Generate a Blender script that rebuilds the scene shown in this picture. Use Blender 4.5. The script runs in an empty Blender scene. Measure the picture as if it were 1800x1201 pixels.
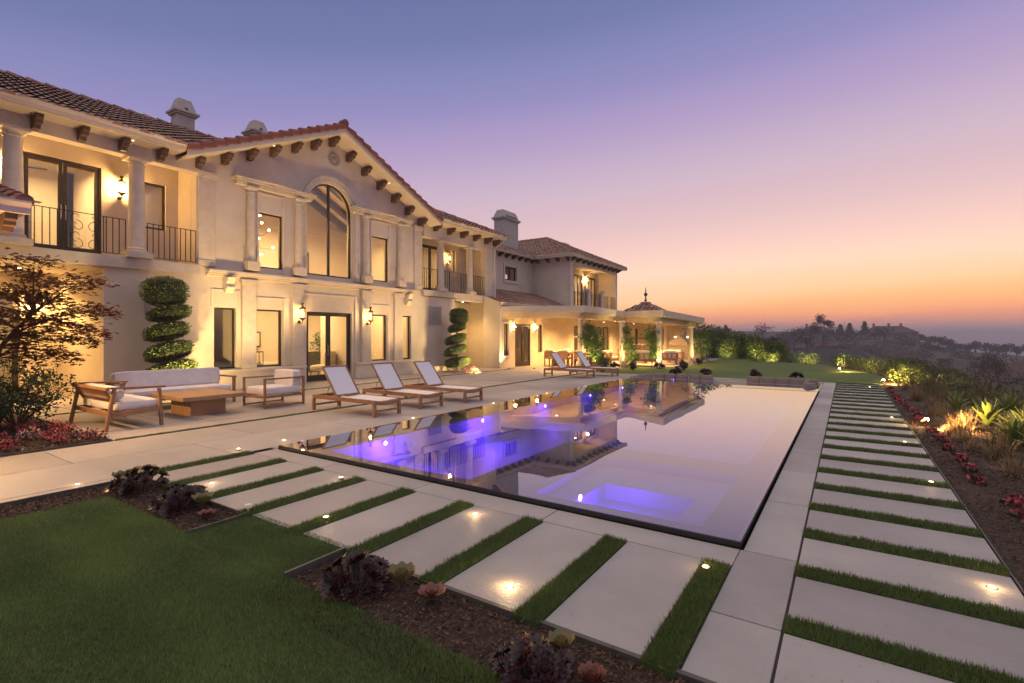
import bpy, math, random
import numpy as np
from mathutils import Vector, Matrix
random.seed(7); rng=np.random.default_rng(7)
S=bpy.context.scene; R=math.radians
# ---------------------------------------------------------------- camera
cam=bpy.data.cameras.new('camera'); co=bpy.data.objects.new('camera',cam); S.collection.objects.link(co)
co.location=(0,0,1.6); co.rotation_euler=(R(90),0,R(33.6)); cam.sensor_width=36; cam.lens=17.7
cam.shift_y=-0.0058; cam.clip_start=0.05; cam.clip_end=30000; S.camera=co
# ---------------------------------------------------------------- view
S.view_settings.view_transform='Standard'; S.view_settings.look='None'; S.view_settings.exposure=0; S.view_settings.gamma=1
S.cycles.max_bounces=7; S.cycles.diffuse_bounces=3; S.cycles.glossy_bounces=4; S.cycles.transparent_max_bounces=16
S.cycles.transmission_bounces=4; S.cycles.volume_bounces=0; S.cycles.caustics_reflective=False; S.cycles.caustics_refractive=False
S.cycles.sample_clamp_indirect=4
def lin(r,g,b,a=1):
    f=lambda c:(c/255/12.92) if c/255<=0.04045 else ((c/255+0.055)/1.055)**2.4
    return (f(r),f(g),f(b),a)
# ---------------------------------------------------------------- dusk sky (world)
W=bpy.data.worlds.new('World'); S.world=W; W.use_nodes=True; nt=W.node_tree; nt.nodes.clear()
def N(t,ty,**k):
    n=t.nodes.new(ty)
    for a,b in k.items(): setattr(n,a,b)
    return n
def math_(t,op,a,b=None,c=None):
    n=N(t,'ShaderNodeMath',operation=op)
    for i,v in enumerate((a,b,c)):
        if v is None: continue
        if isinstance(v,(int,float)): n.inputs[i].default_value=v
        else: t.links.new(v,n.inputs[i])
    return n.outputs[0]
tc=N(nt,'ShaderNodeTexCoord'); sp=N(nt,'ShaderNodeSeparateXYZ'); nt.links.new(tc.outputs['Generated'],sp.inputs[0])
el=math_(nt,'MULTIPLY',math_(nt,'ARCSINE',sp.outputs[2]),57.2958)
hl=math_(nt,'SQRT',math_(nt,'ADD',math_(nt,'ADD',math_(nt,'MULTIPLY',sp.outputs[0],sp.outputs[0]),math_(nt,'MULTIPLY',sp.outputs[1],sp.outputs[1])),1e-6))
SA=R(8)   # azimuth of the afterglow, right of +Y
dt=math_(nt,'DIVIDE',math_(nt,'ADD',math_(nt,'MULTIPLY',sp.outputs[0],math.sin(SA)),math_(nt,'MULTIPLY',sp.outputs[1],math.cos(SA))),hl)
far=math_(nt,'SUBTRACT',1,dt)
mp=N(nt,'ShaderNodeMapping'); nt.links.new(tc.outputs['Generated'],mp.inputs[0]); mp.inputs['Scale'].default_value=(2.2,2.2,22)
cl=N(nt,'ShaderNodeTexNoise'); cl.inputs['Scale'].default_value=1.6; cl.inputs['Detail'].default_value=4; nt.links.new(mp.outputs[0],cl.inputs['Vector'])
cn=math_(nt,'MULTIPLY',math_(nt,'SUBTRACT',cl.outputs['Fac'],0.5),2.6)
lowm=math_(nt,'SUBTRACT',1,math_(nt,'MINIMUM',math_(nt,'DIVIDE',math_(nt,'ABSOLUTE',math_(nt,'SUBTRACT',el,3)),5),1))
u=math_(nt,'ADD',math_(nt,'ADD',el,math_(nt,'MULTIPLY',far,8.5)),math_(nt,'MULTIPLY',cn,lowm))
fac=math_(nt,'DIVIDE',math_(nt,'ADD',u,5),70)
cr=N(nt,'ShaderNodeValToRGB'); nt.links.new(fac,cr.inputs[0]); cr.color_ramp.interpolation='LINEAR'
stops=[(-5,128,104,112),(-1,180,138,140),(0.6,202,154,146),(1.6,262,170,134),(2.5,290,190,126),(3.6,290,213,138),(5,286,229,172),(7.5,274,233,203),(10.1,260,216,204),(12.7,239,202,202),
       (15.2,225,193,203),(17.6,213,188,206),(20,200,177,205),(22.4,186,164,203),(24.6,172,156,201),(27,152,145,196),(30,135,139,189),(33,118,127,176),(38,105,116,165),(45,180,176,202),(56,248,238,236)]
e=cr.color_ramp.elements
while len(e)<len(stops): e.new(0.5)
for i,(d,r,g,b) in enumerate(stops): e[i].position=(d+5)/70; e[i].color=lin(r,g,b)
bg=N(nt,'ShaderNodeBackground'); bg.inputs[1].default_value=1.0; nt.links.new(cr.outputs[0],bg.inputs[0])
wo=N(nt,'ShaderNodeOutputWorld'); nt.links.new(bg.outputs[0],wo.inputs[0])
WARM=(1.0,0.55,0.18); WARM2=(1.0,0.63,0.27)
# ---------------------------------------------------------------- materials
MATS={}
def mat(name,c1,c2=None,rough=.7,scale=6,bump=0,bscale=None,metal=0,spec=.5,tint=False,coat=0,emit=None,es=0,stretch=None,detail=6,sss=0,trans=0,blot=0):
    if name in MATS: return MATS[name]
    m=bpy.data.materials.new(name); m.use_nodes=True; t=m.node_tree; b=t.nodes['Principled BSDF']
    c1=tuple(c1)+(1,); c2=(tuple(c2)+(1,)) if c2 else tuple(x*.82 for x in c1[:3])+(1,)
    tc=N(t,'ShaderNodeTexCoord'); vec=tc.outputs['Object']
    if stretch:
        mp=N(t,'ShaderNodeMapping'); mp.inputs['Scale'].default_value=stretch; t.links.new(vec,mp.inputs[0]); vec=mp.outputs[0]
    nz=N(t,'ShaderNodeTexNoise'); nz.inputs['Scale'].default_value=scale; nz.inputs['Detail'].default_value=detail; t.links.new(vec,nz.inputs['Vector'])
    mr=N(t,'ShaderNodeMapRange'); mr.inputs[1].default_value=.3; mr.inputs[2].default_value=.7; t.links.new(nz.outputs['Fac'],mr.inputs[0])
    f=mr.outputs[0]
    if tint:
        at=N(t,'ShaderNodeAttribute'); at.attribute_name='tint'
        f=math_(t,'ADD',math_(t,'MULTIPLY',f,.3),math_(t,'MULTIPLY',at.outputs['Fac'],.75))
    mx=N(t,'ShaderNodeMix',data_type='RGBA'); t.links.new(f,mx.inputs[0]); mx.inputs[6].default_value=c1; mx.inputs[7].default_value=c2
    if blot:
        n3=N(t,'ShaderNodeTexNoise'); n3.inputs['Scale'].default_value=.55; n3.inputs['Detail'].default_value=8; n3.inputs['Roughness'].default_value=.65; t.links.new(tc.outputs['Object'],n3.inputs['Vector'])
        m3=N(t,'ShaderNodeMapRange'); m3.inputs[1].default_value=.32; m3.inputs[2].default_value=.62; m3.inputs[3].default_value=1-blot; m3.inputs[4].default_value=1.0; t.links.new(n3.outputs['Fac'],m3.inputs[0])
        mm=N(t,'ShaderNodeMix',data_type='RGBA',blend_type='MULTIPLY'); mm.inputs[0].default_value=1; t.links.new(mx.outputs[2],mm.inputs[6]); t.links.new(m3.outputs[0],mm.inputs[7]); mx=mm
    t.links.new(mx.outputs[2],b.inputs['Base Color'])
    b.inputs['Roughness'].default_value=rough; b.inputs['Metallic'].default_value=metal; b.inputs['Specular IOR Level'].default_value=spec
    if coat: b.inputs['Coat Weight'].default_value=coat
    if bump:
        n2=N(t,'ShaderNodeTexNoise'); n2.inputs['Scale'].default_value=bscale or scale*8; n2.inputs['Detail'].default_value=5; t.links.new(vec,n2.inputs['Vector'])
        bp=N(t,'ShaderNodeBump'); bp.inputs['Strength'].default_value=bump; bp.inputs['Distance'].default_value=.02; t.links.new(n2.outputs['Fac'],bp.inputs['Height']); t.links.new(bp.outputs[0],b.inputs['Normal'])
    if emit:
        b.inputs['Emission Color'].default_value=tuple(emit)+(1,); b.inputs['Emission Strength'].default_value=es
    if trans:
        tr=N(t,'ShaderNodeBsdfTranslucent'); t.links.new(mx.outputs[2],tr.inputs[0]); ms=N(t,'ShaderNodeMixShader'); ms.inputs[0].default_value=trans
        t.links.new(b.outputs[0],ms.inputs[1]); t.links.new(tr.outputs[0],ms.inputs[2]); t.links.new(ms.outputs[0],t.nodes['Material Output'].inputs[0])
    MATS[name]=m; return m
def glassy(name,tintc,rmin,rough=0.0,ior=1.5,bump=0,bscale=3):
    m=bpy.data.materials.new(name); m.use_nodes=True; t=m.node_tree; t.nodes.clear()
    tr=N(t,'ShaderNodeBsdfTransparent'); tr.inputs[0].default_value=tuple(tintc)+(1,)
    gl=N(t,'ShaderNodeBsdfGlossy'); gl.inputs['Roughness'].default_value=rough; gl.inputs[0].default_value=(.97,.97,.97,1)
    if ior>0: fr=N(t,'ShaderNodeFresnel'); fr.inputs[0].default_value=ior; fo=fr.outputs[0]
    else:
        fr=N(t,'ShaderNodeLayerWeight'); fr.inputs[0].default_value=.5; fo=math_(t,'POWER',fr.outputs['Facing'],-ior)
    ms=N(t,'ShaderNodeMixShader'); f=math_(t,'ADD',fo,rmin); t.links.new(f,ms.inputs[0])
    t.links.new(tr.outputs[0],ms.inputs[1]); t.links.new(gl.outputs[0],ms.inputs[2])
    if bump:
        tc=N(t,'ShaderNodeTexCoord'); mp=N(t,'ShaderNodeMapping'); t.links.new(tc.outputs['Object'],mp.inputs[0]); mp.inputs['Scale'].default_value=(1,.55,1)
        nz=N(t,'ShaderNodeTexNoise'); nz.inputs['Scale'].default_value=bscale; nz.inputs['Detail'].default_value=2; t.links.new(mp.outputs[0],nz.inputs['Vector'])
        bp=N(t,'ShaderNodeBump'); bp.inputs['Strength'].default_value=bump; bp.inputs['Distance'].default_value=.01; t.links.new(nz.outputs['Fac'],bp.inputs['Height']); t.links.new(bp.outputs[0],gl.inputs['Normal'])
    o=N(t,'ShaderNodeOutputMaterial'); t.links.new(ms.outputs[0],o.inputs[0]); return m
def emis(name,c,s):
    m=bpy.data.materials.new(name); m.use_nodes=True; t=m.node_tree; t.nodes.clear()
    e=N(t,'ShaderNodeEmission'); e.inputs[0].default_value=tuple(c)+(1,); e.inputs[1].default_value=s
    o=N(t,'ShaderNodeOutputMaterial'); t.links.new(e.outputs[0],o.inputs[0]); return m
M=dict(
 plaster=mat('plaster',(.68,.595,.475),(.58,.505,.40),.85,1.3,.35,40,blot=.16),
 inner=mat('inner_plaster',(.78,.70,.58),(.72,.65,.54),.85,1.3,.1,60),
 stone=mat('cast_stone',(.60,.525,.42),(.50,.435,.345),.8,5,.3,50),
 stone2=mat('carved_stone',(.36,.33,.29),(.28,.26,.23),.85,9,.4,60),
 trim=mat('painted_trim',(.66,.575,.45),(.58,.50,.39),.6,2),
 tile=mat('clay_tile',(.21,.085,.050),(.37,.225,.165),.8,4,.3,30,tint=True),
 rake=mat('terracotta_tile',(.20,.052,.026),(.30,.10,.055),.75,4,.2,30,tint=True),
 wooddark=mat('corbel_wood',(.115,.062,.036),(.075,.042,.026),.7,8,.2,stretch=(1,1,4)),
 bronze=mat('dark_bronze',(.028,.022,.018),(.04,.032,.026),.42,9,metal=.3),
 iron=mat('wrought_iron',(.022,.017,.015),(.03,.025,.02),.5,9,metal=.5),
 teak=mat('teak',(.36,.185,.085),(.24,.115,.052),.55,3,.25,40,stretch=(3,3,3)),
 teaktab=mat('teak_table',(.42,.25,.13),(.30,.17,.085),.6,3,.3,30,stretch=(6,1,1)),
 cush=mat('cushion_fabric',(.76,.71,.70),(.66,.61,.61),.95,4,.8,9),
 mesh=mat('sling_mesh',(.74,.71,.72),(.68,.66,.68),.8,80,.2,200),
 pillow=mat('outdoor_pillow',(.23,.185,.17),(.18,.145,.135),.95,4,.4,150),
 chrome=mat('steel',(.45,.43,.42),None,.35,4,metal=1),
 paver=mat('limestone_paver',(.43,.39,.365),(.28,.25,.24),.6,1.1,.35,30,tint=True,stretch=(1,1.7,1),blot=.22),
 base=mat('joint_sand',(.09,.078,.07),None,.95,20),
 soil=mat('mulch_soil',(.065,.040,.027),(.030,.019,.013),.95,30,.9,60),
 chip=mat('bark_chip',(.075,.038,.024),(.155,.088,.058),.9,20,tint=True),
 turf=mat('turf_base',(.05,.066,.02),(.075,.095,.03),.9,9,.6,120),
 lawn=mat('lawn_turf',(.090,.135,.012),(.062,.098,.010),.9,.35,.7,50),
 blade=mat('grass_blade',(.055,.092,.024),(.15,.205,.055),.55,3,tint=True,trans=.25),
 blade2=mat('lawn_blade',(.070,.125,.034),(.20,.29,.085),.6,1.2,tint=True,trans=.25),
 edging=mat('steel_edging',(.07,.058,.05),(.10,.085,.072),.6,8),
 black=mat('black_pool_tile',(.010,.010,.011),(.016,.015,.016),.16,6,spec=.6),
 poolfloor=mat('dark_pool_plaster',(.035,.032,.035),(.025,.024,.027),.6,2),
 basin=mat('basin_plaster',(.10,.085,.30),(.075,.065,.24),.6,2),  # violet of the underwater lamps is tinted into the plaster colour
 concrete=mat('chimney_stucco',(.46,.42,.38),(.38,.35,.32),.9,3,.3,50),
 topi=mat('topiary_leaf',(.055,.095,.016),(.15,.22,.036),.6,8,tint=True,trans=.2),
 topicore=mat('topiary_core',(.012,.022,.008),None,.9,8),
 hedge=mat('hedge_leaf',(.030,.058,.012),(.10,.145,.024),.6,8,tint=True,trans=.25),
 bamboo=mat('vine_leaf',(.045,.095,.018),(.12,.18,.035),.55,8,tint=True,trans=.3),
 maple=mat('maple_leaf',(.060,.010,.012),(.17,.026,.020),.6,8,tint=True,trans=.2),
 rose=mat('rose_leaf',(.022,.055,.016),(.055,.10,.028),.5,8,tint=True,trans=.2),
 petal=mat('white_petal',(.78,.72,.62),(.7,.62,.5),.7,20),
 bego=mat('begonia_bloom',(.42,.030,.055),(.62,.13,.16),.6,20,tint=True,trans=.2),
 begow=mat('pale_bloom',(.66,.48,.40),(.6,.35,.3),.6,20,tint=True),
 begol=mat('begonia_leaf',(.05,.05,.02),(.085,.03,.022),.5,20,tint=True),
 aeon=mat('aeonium_leaf',(.014,.004,.005),(.050,.011,.012),.38,20,tint=True),
 aeong=mat('aeonium_heart',(.075,.095,.03),(.035,.045,.018),.5,20,tint=True),
 eche=mat('echeveria_leaf',(.13,.17,.05),(.26,.15,.07),.45,12,tint=True),
 echered=mat('coral_echeveria_leaf',(.14,.04,.036),(.26,.10,.06),.45,12,tint=True),
 agave=mat('agave_leaf',(.085,.135,.030),(.15,.19,.045),.5,4,tint=True,trans=.15),
 blond=mat('ornamental_grass',(.19,.155,.075),(.26,.16,.09),.6,4,tint=True,trans=.3),
 reed=mat('reed_leaf',(.075,.085,.03),(.17,.13,.055),.6,4,tint=True,trans=.3),
 olive=mat('shrub_leaf',(.045,.065,.022),(.085,.095,.038),.7,4,tint=True,trans=.2),
 bark=mat('bark',(.11,.082,.062),(.06,.045,.035),.9,12,.5,50),
 terrain=mat('valley_scrub',(.030,.028,.018),(.055,.040,.028),1,.035,0,detail=10),
 farleaf=mat('valley_tree_leaf',(.018,.020,.011),(.036,.034,.019),.9,.5,tint=True),
 farwall=mat('valley_house_wall',(.17,.14,.12),(.12,.10,.09),.9,1),
 farroof=mat('valley_house_roof',(.085,.040,.031),(.06,.03,.024),.9,1.2),
 farslate=mat('valley_slate_roof',(.045,.043,.052),(.035,.034,.04),.9,1.2),
 beam=mat('painted_beam',(.085,.095,.115),None,.7,3),
 floorin=mat('interior_floor',(.42,.33,.24),(.36,.28,.2),.35,2),
 sea=mat('far_plain',(.06,.05,.05),None,.9,1),
 cream=mat('boucle',(.72,.64,.50),None,.95,30,.3,90),
 dark=mat('dark_decor',(.07,.065,.06),None,.6,9),
 glass=glassy('window_glass',(.96,.95,.92),.05,0,-5),
 clear=glassy('clear_glass',(.93,.95,.95),.03,0,-5),
 water=glassy('pool_water',(.88,.88,.95),.02,.012,-2.8,.22,.9),
 bulb=emis('bulb_glow',(1,.66,.30),26), lens=emis('lens_glow',(1,.74,.42),18), spotg=emis('spotlight_glow',(1,.66,.28),90),
 uv=emis('pool_lamp_glow',(.30,.16,1.0),30), led=emis('led_strip_glow',(1,.72,.36),5), shade=emis('lamp_shade_glow',(1,.70,.34),3.0),
)
# ---------------------------------------------------------------- mesh builder
class MB:
    def __init__(s): s.v=[];s.f=[];s.t=[]
    def add(s,vs,fs,t=0.5):
        o=len(s.v); s.v.extend([tuple(map(float,p)) for p in vs]); s.f.extend([tuple(o+i for i in f) for f in fs]); s.t.extend([t]*len(fs)); return s
    def box(s,x0,x1,y0,y1,z0,z1,t=.5):
        x0,x1=sorted((x0,x1));y0,y1=sorted((y0,y1));z0,z1=sorted((z0,z1))
        v=[(x0,y0,z0),(x1,y0,z0),(x1,y1,z0),(x0,y1,z0),(x0,y0,z1),(x1,y0,z1),(x1,y1,z1),(x0,y1,z1)]
        return s.add(v,[(3,2,1,0),(4,5,6,7),(0,1,5,4),(1,2,6,5),(2,3,7,6),(3,0,4,7)],t)
    def hexa(s,b,tp,t=.5):  # bottom quad, top quad (ccw from above)
        return s.add(list(b)+list(tp),[(3,2,1,0),(4,5,6,7),(0,1,5,4),(1,2,6,5),(2,3,7,6),(3,0,4,7)],t)
    def bar(s,p,q,w,h,t=.5,up=(0,0,1)):
        p=Vector(p);q=Vector(q);d=(q-p).normalized();upv=Vector(up)
        if abs(d.dot(upv))>.98: upv=Vector((0,1,0))
        r=d.cross(upv).normalized(); n=r.cross(d).normalized(); a=r*(w/2);b=n*(h/2)
        return s.hexa([p-a-b,p+a-b,q+a-b,q-a-b],[p-a+b,p+a+b,q+a+b,q-a+b],t)
    def ext(s,poly,ax,a0,a1,t=.5):   # poly in the two other axes, extruded on ax
        n=len(poly)
        def P(p,a): return {0:(a,p[0],p[1]),1:(p[0],a,p[1]),2:(p[0],p[1],a)}[ax]
        v=[P(p,a0) for p in poly]+[P(p,a1) for p in poly]
        f=[tuple(range(n))[::-1],tuple(range(n,2*n))]+[(i,(i+1)%n,n+(i+1)%n,n+i) for i in range(n)]
        return s.add(v,f,t)
    def lathe(s,prof,c,n=16,t=.5,a0=0,a1=2*math.pi):
        full=abs(a1-a0-2*math.pi)<1e-6; m=n if full else n+1; v=[]
        for r,z in prof:
            for i in range(m):
                a=a0+(a1-a0)*i/n; v.append((c[0]+r*math.cos(a),c[1]+r*math.sin(a),c[2]+z))
        f=[]
        for k in range(len(prof)-1):
            for i in range(n):
                j=(i+1)%m; f.append((k*m+i,k*m+j,(k+1)*m+j,(k+1)*m+i))
        if prof[0][0]>1e-4: f.append(tuple(range(m))[::-1])
        if prof[-1][0]>1e-4: f.append(tuple(range((len(prof)-1)*m,len(prof)*m)))
        return s.add(v,f,t)
    def tube(s,pts,rad,n=8,t=.5):
        pts=[Vector(p) for p in pts]; k=len(pts)
        if isinstance(rad,(int,float)): rad=[rad]*k
        v=[];u=None
        for i,p in enumerate(pts):
            d=(pts[min(i+1,k-1)]-pts[max(i-1,0)]).normalized()
            if u is None:
                u=d.cross(Vector((0,0,1)) if abs(d.z)<.9 else Vector((1,0,0))).normalized()
            else: u=(u-d*u.dot(d)).normalized()
            w=d.cross(u)
            for j in range(n):
                a=2*math.pi*j/n; v.append(p+(u*math.cos(a)+w*math.sin(a))*rad[i])
        f=[(i*n+j,i*n+(j+1)%n,(i+1)*n+(j+1)%n,(i+1)*n+j) for i in range(k-1) for j in range(n)]
        f+= [tuple(range(n))[::-1],tuple(range((k-1)*n,k*n))]
        return s.add(v,f,t)
    def cushion(s,x0,x1,y0,y1,z0,z1,e=.28,t=.5,nu=28,nv=12,rot=None,ez=.22):
        c=Vector(((x0+x1)/2,(y0+y1)/2,(z0+z1)/2)); a,b,h=(x1-x0)/2,(y1-y0)/2,(z1-z0)/2
        sg=lambda v,p: math.copysign(abs(v)**p,v); vs=[]
        for i in range(nv+1):
            ph=-math.pi/2+math.pi*i/nv
            for j in range(nu):
                th=2*math.pi*(j+.5)/nu
                q=Vector((a*sg(math.cos(ph),ez)*sg(math.cos(th),e),b*sg(math.cos(ph),ez)*sg(math.sin(th),e),h*sg(math.sin(ph),min(1,ez*2.2))))
                if rot: q=rot@q
                vs.append(c+q)
        f=[(i*nu+j,i*nu+(j+1)%nu,(i+1)*nu+(j+1)%nu,(i+1)*nu+j) for i in range(nv) for j in range(nu)]
        return s.add(vs,f,t)
    def arr(s,V,F,T):
        o=len(s.v); s.v.extend(map(tuple,V.tolist())); s.f.extend([tuple(r) for r in (F+o).tolist()]); s.t.extend(T.tolist()); return s
def link(name,data):
    o=bpy.data.objects.new(name,data); S.collection.objects.link(o); return o
def mk(name,mb,m,parent=None,world=True,smooth=False,bevel=0):
    me=bpy.data.meshes.new(name); off=parent.location if (parent is not None and world) else Vector((0,0,0))
    if parent is not None and parent.parent is not None and world: off=off+parent.parent.location
    V=np.array(mb.v,dtype=np.float64)-np.array(off)
    me.from_pydata(V.tolist(),[],mb.f); me.materials.append(m)
    a=me.attributes.new('tint','FLOAT','FACE'); a.data.foreach_set('value',np.array(mb.t,dtype=np.float32))
    if smooth:
        me.polygons.foreach_set('use_smooth',[True]*len(me.polygons)); 
        if smooth!='full': me.set_sharp_from_angle(angle=R(40))
    me.update(); o=link(name,me)
    if parent is not None: o.parent=parent
    if bevel:
        md=o.modifiers.new('bevel','BEVEL'); md.width=bevel; md.segments=2; md.limit_method='ANGLE'
    return o
def mkfast(name,V,nv,T,m,parent=None):   # V: (n*nv,3) polygons of nv verts each
    V=V.reshape(-1,3).astype(np.float32); n=len(V)//nv
    if parent is not None: V=V-np.array(parent.location,dtype=np.float32)
    me=bpy.data.meshes.new(name); me.vertices.add(len(V)); me.vertices.foreach_set('co',V.ravel())
    me.loops.add(len(V)); me.loops.foreach_set('vertex_index',np.arange(len(V),dtype=np.int32))
    me.polygons.add(n); me.polygons.foreach_set('loop_start',np.arange(0,len(V),nv,dtype=np.int32))
    a=me.attributes.new('tint','FLOAT','FACE'); a.data.foreach_set('value',T.astype(np.float32))
    me.materials.append(m); me.update(calc_edges=True); o=link(name,me)
    if parent is not None: o.parent=parent
    return o
def thing(name,label,cat,loc=(0,0,0),rz=0,group=None):
    o=link(name,None); o.location=loc; o.rotation_euler=(0,0,rz); o['label']=label; o['category']=cat; o.empty_display_size=.1
    if group: o['group']=group
    return o
def tag(o,label,cat,group=None,kind=None):
    o['label']=label; o['category']=cat
    if group: o['group']=group
    if kind: o['kind']=kind
    return o
def struct(o,kind='structure'):
    o['kind']=kind; return o
def dup(r,loc,rz=None,label=None,group=None,scale=None):
    n=r.copy(); S.collection.objects.link(n); n.location=loc
    if rz is not None: n.rotation_euler=(0,0,rz)
    if label: n['label']=label
    if group: n['group']=group
    if scale: n.scale=scale if isinstance(scale,tuple) else (scale,)*3
    for ch in list(r.children):
        c=ch.copy(); S.collection.objects.link(c); c.parent=n
        for g in ch.children:
            d=g.copy(); S.collection.objects.link(d); d.parent=c
    return n
ORD='first second third fourth fifth sixth seventh eighth ninth tenth eleventh twelfth thirteenth fourteenth fifteenth sixteenth seventeenth eighteenth nineteenth twentieth twenty-first twenty-second twenty-third twenty-fourth twenty-fifth twenty-sixth'.split()
LG=dict(pool_light=3.2,glow=2.6,beam=5.2,room_light=2.0,step_glow=2)
def lamp(name,kind,loc,power,col=WARM,size=.05,parent=None,spot=None,blend=.6,aim=None,rad=None):
    l=bpy.data.lights.new(name,kind); l.energy=power*LG.get(name,1); l.color=col
    if kind in('POINT','SPOT'): l.shadow_soft_size=size
    if kind=='AREA': l.size=size
    if kind=='AREA' and rad: l.shape='RECTANGLE'; l.size_y=rad
    if kind=='SPOT': l.spot_size=R(spot or 90); l.spot_blend=blend
    o=link(name,l); o.location=loc
    if aim is not None:
        o.rotation_euler=(Vector(aim)-Vector(loc)).to_track_quat('-Z','Y').to_euler()
    if parent is not None:
        o.location=Vector(loc)-parent.location; o.parent=parent
    return o
# ---------------------------------------------------------------- leaf helpers
def rot_leaves(P,D,U,L,Wd,bend=0.0):
    """diamond leaves: P base, D direction, U side, L length, Wd width -> quads"""
    L=L[:,None];Wd=Wd[:,None]; Nn=np.cross(D,U)
    a=P; b=P+D*L*.45+U*Wd*.5+Nn*L*bend; c=P+D*L; d=P+D*L*.45-U*Wd*.5+Nn*L*bend
    return np.stack([a,b,c,d],1)
def unit(v): return v/np.maximum(np.linalg.norm(v,axis=1,keepdims=True),1e-9)
def rand_dirs(n): return unit(rng.normal(size=(n,3)))
def cloud(c,rx,ry,rz,n,size,shell=.35,noise=.12,asp=.5,outward=.5,droop=0):
    d=rand_dirs(n); rr=1-shell*rng.random((n,1))**1.5
    lump=1+noise*np.sin(d[:,:1]*7+c[0])*np.cos(d[:,1:2]*6+c[1]*2)+noise*.7*np.sin(d[:,2:3]*9+d[:,:1]*5)
    P=np.array(c)+d*rr*lump*np.array([rx,ry,rz])
    D=unit(d*outward+rand_dirs(n)*(1-outward)+np.array([0,0,-droop])); U=unit(np.cross(D,rand_dirs(n)))
    L=size*(.6+.8*rng.random(n)); return rot_leaves(P,D,U,L,L*asp), rng.random(n)
# ================================================================ GROUND
def rects_minus(x0,x1,y0,y1,hx0,hx1,hy0,hy1): return [(x0,hx0,y0,y1),(hx1,x1,y0,y1),(hx0,hx1,y0,hy0),(hx0,hx1,hy1,y1)]
PX0,PX1,PY0,PY1,PIT=-6.69,-.66,4.10,17.02,19.75
# terrain: plateau, falling valley, far ridge
def ridge_h(az): return float(np.interp(az,[-60,-13,-8,-3,2,5,8,12,25,60],[6,4,4.5,3.5,3.0,-1,-6.5,-8.5,-11,-8]))
def terr(x,y):
    dx=max(x-2.7,-60-x,0); dy=max(y-38.6,-40-y,0); d=math.hypot(dx,dy); r=math.hypot(x,y); az=math.degrees(math.atan2(x,y))
    if d<=0:
        ins=min(2.7-x,38.6-y); return -.1 if ins<1.3 else -2.4
    z=-.1-9.2*(1-math.exp(-d/13))
    z+=1.6*math.sin(x*.07+y*.05)*min(d/60,1)+.7*math.sin(x*.19-y*.13)*min(d/30,1)
    m=min(max((r-150)/210,0),1); m=m*m*(3-2*m); z=z*(1-m)+ridge_h(az)*m
    if r>370: q=min((r-370)/260,1); z=z*(1-q)+(-62)*q
    return z
def terrain():
    mb=MB(); rad=[.5]; 
    while rad[-1]<3600: rad.append(rad[-1]*1.065+.25)
    na=240; vs=[]
    for r in rad:
        for i in range(na):
            a=2*math.pi*i/na; x,y=r*math.sin(a),r*math.cos(a); vs.append((x,y,terr(x,y)))
    fs=[(k*na+i,k*na+(i+1)%na,(k+1)*na+(i+1)%na,(k+1)*na+i) for k in range(len(rad)-1) for i in range(na)]
    fs.append(tuple(range(na))); mb.add(vs,[tuple(reversed(f)) for f in fs]); o=mk('terrain',mb,M['terrain'],smooth='full'); struct(o)
terrain()
mb=MB(); mb.box(-9000,9000,-9000,9000,-62.5,-62); struct(mk('far_plain',mb,M['sea']))
mb=MB()
for a in rects_minus(-60,2.7,-40,38.6,PX0-.01,PX1+.01,PY0-.01,PIT+.02): mb.box(a[0],a[1],a[2],a[3],-.09,-.075)
struct(mk('ground',mb,M['soil']))
# joint bed under the paving
mb=MB()
for a in rects_minus(-9.4,.91,2.45,20.25,PX0-.012,PX1+.012,PY0-.012,PIT+.02): mb.box(a[0],a[1],a[2],a[3],-.07,-.022)
mb.box(-9.4,-6.70,-4,2.45,-.07,-.022); mb.box(-15.2,-9.4,3.05,20.25,-.07,-.022); mb.box(-18.5,-14.5,-4,3.05,-.07,-.022); mb.box(-18.5,-15.2,3.05,4.75,-.07,-.022)
mb.box(-14.1,-9.6,20.25,26,-.07,-.022); mb.box(-14.1,-7.2,26,37.6,-.07,-.022); mb.box(-16.6,-15.2,18.04,20.9,-.07,-.022)
struct(mk('paving_base',mb,M['base']))
pv=MB(); G=.0052
def slab(x0,x1,y0,y1): pv.box(x0+G,x1-G,y0+G,y1-G,-.05,0,random.random())
def field(x0,x1,y0,y1,w,h,stag=True):
    nx=max(1,round((x1-x0)/w)); w=(x1-x0)/nx
    for i in range(nx):
        y=y0-(h*random.choice((.3,.5,.7)) if stag else 0)
        while y<y1-1e-3:
            a=max(y,y0); b=min(y+h,y1)
            if b-a>.03: slab(x0+i*w,x0+(i+1)*w,a,b)
            y+=h
SX=lambda k:-.67-.75*k
for k in range(8): slab(SX(k+1),SX(k)-.175,2.45,3.76)
slab(SX(0),-.285,2.45,3.0) if False else None
field(-6.845,-.66,3.76,PY0-.015,1.5,.5,False)
y=2.45
for yy in (3.08,4.085,5.45,6.8,8.2,9.6,11,12.4,13.8,15.2,16.6,18,19.4,20.25):
    slab(-.645 if y>4 else -.665,-.29,y,yy); y=yy
GY=lambda j:3.07+.768*j
y=2.45
for j in range(23):
    slab(-.285,.91,y,GY(j)); y=GY(j)+.175
slab(-.285,.91,y,20.25)
field(-9.25,-6.86,-4,20.25,1.2,2.3)
slab(-6.855,-6.71,-4,2.45)
field(-6.855,PX0-.015,3.76,17.1,.2,2.3,False)
field(-6.855,PX0+.3,19.76,20.25,1,.6,False); field(PX0+.3,-.645,19.76,20.25,1.4,.6,False); field(-6.855,PX0-.015,17.1,19.75,.2,2.3,False)
field(-13.25,-9.35,3.05,20.25,1.3,2.4); field(-15.19,-13.35,3.05,20.25,.92,2.4)
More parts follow.
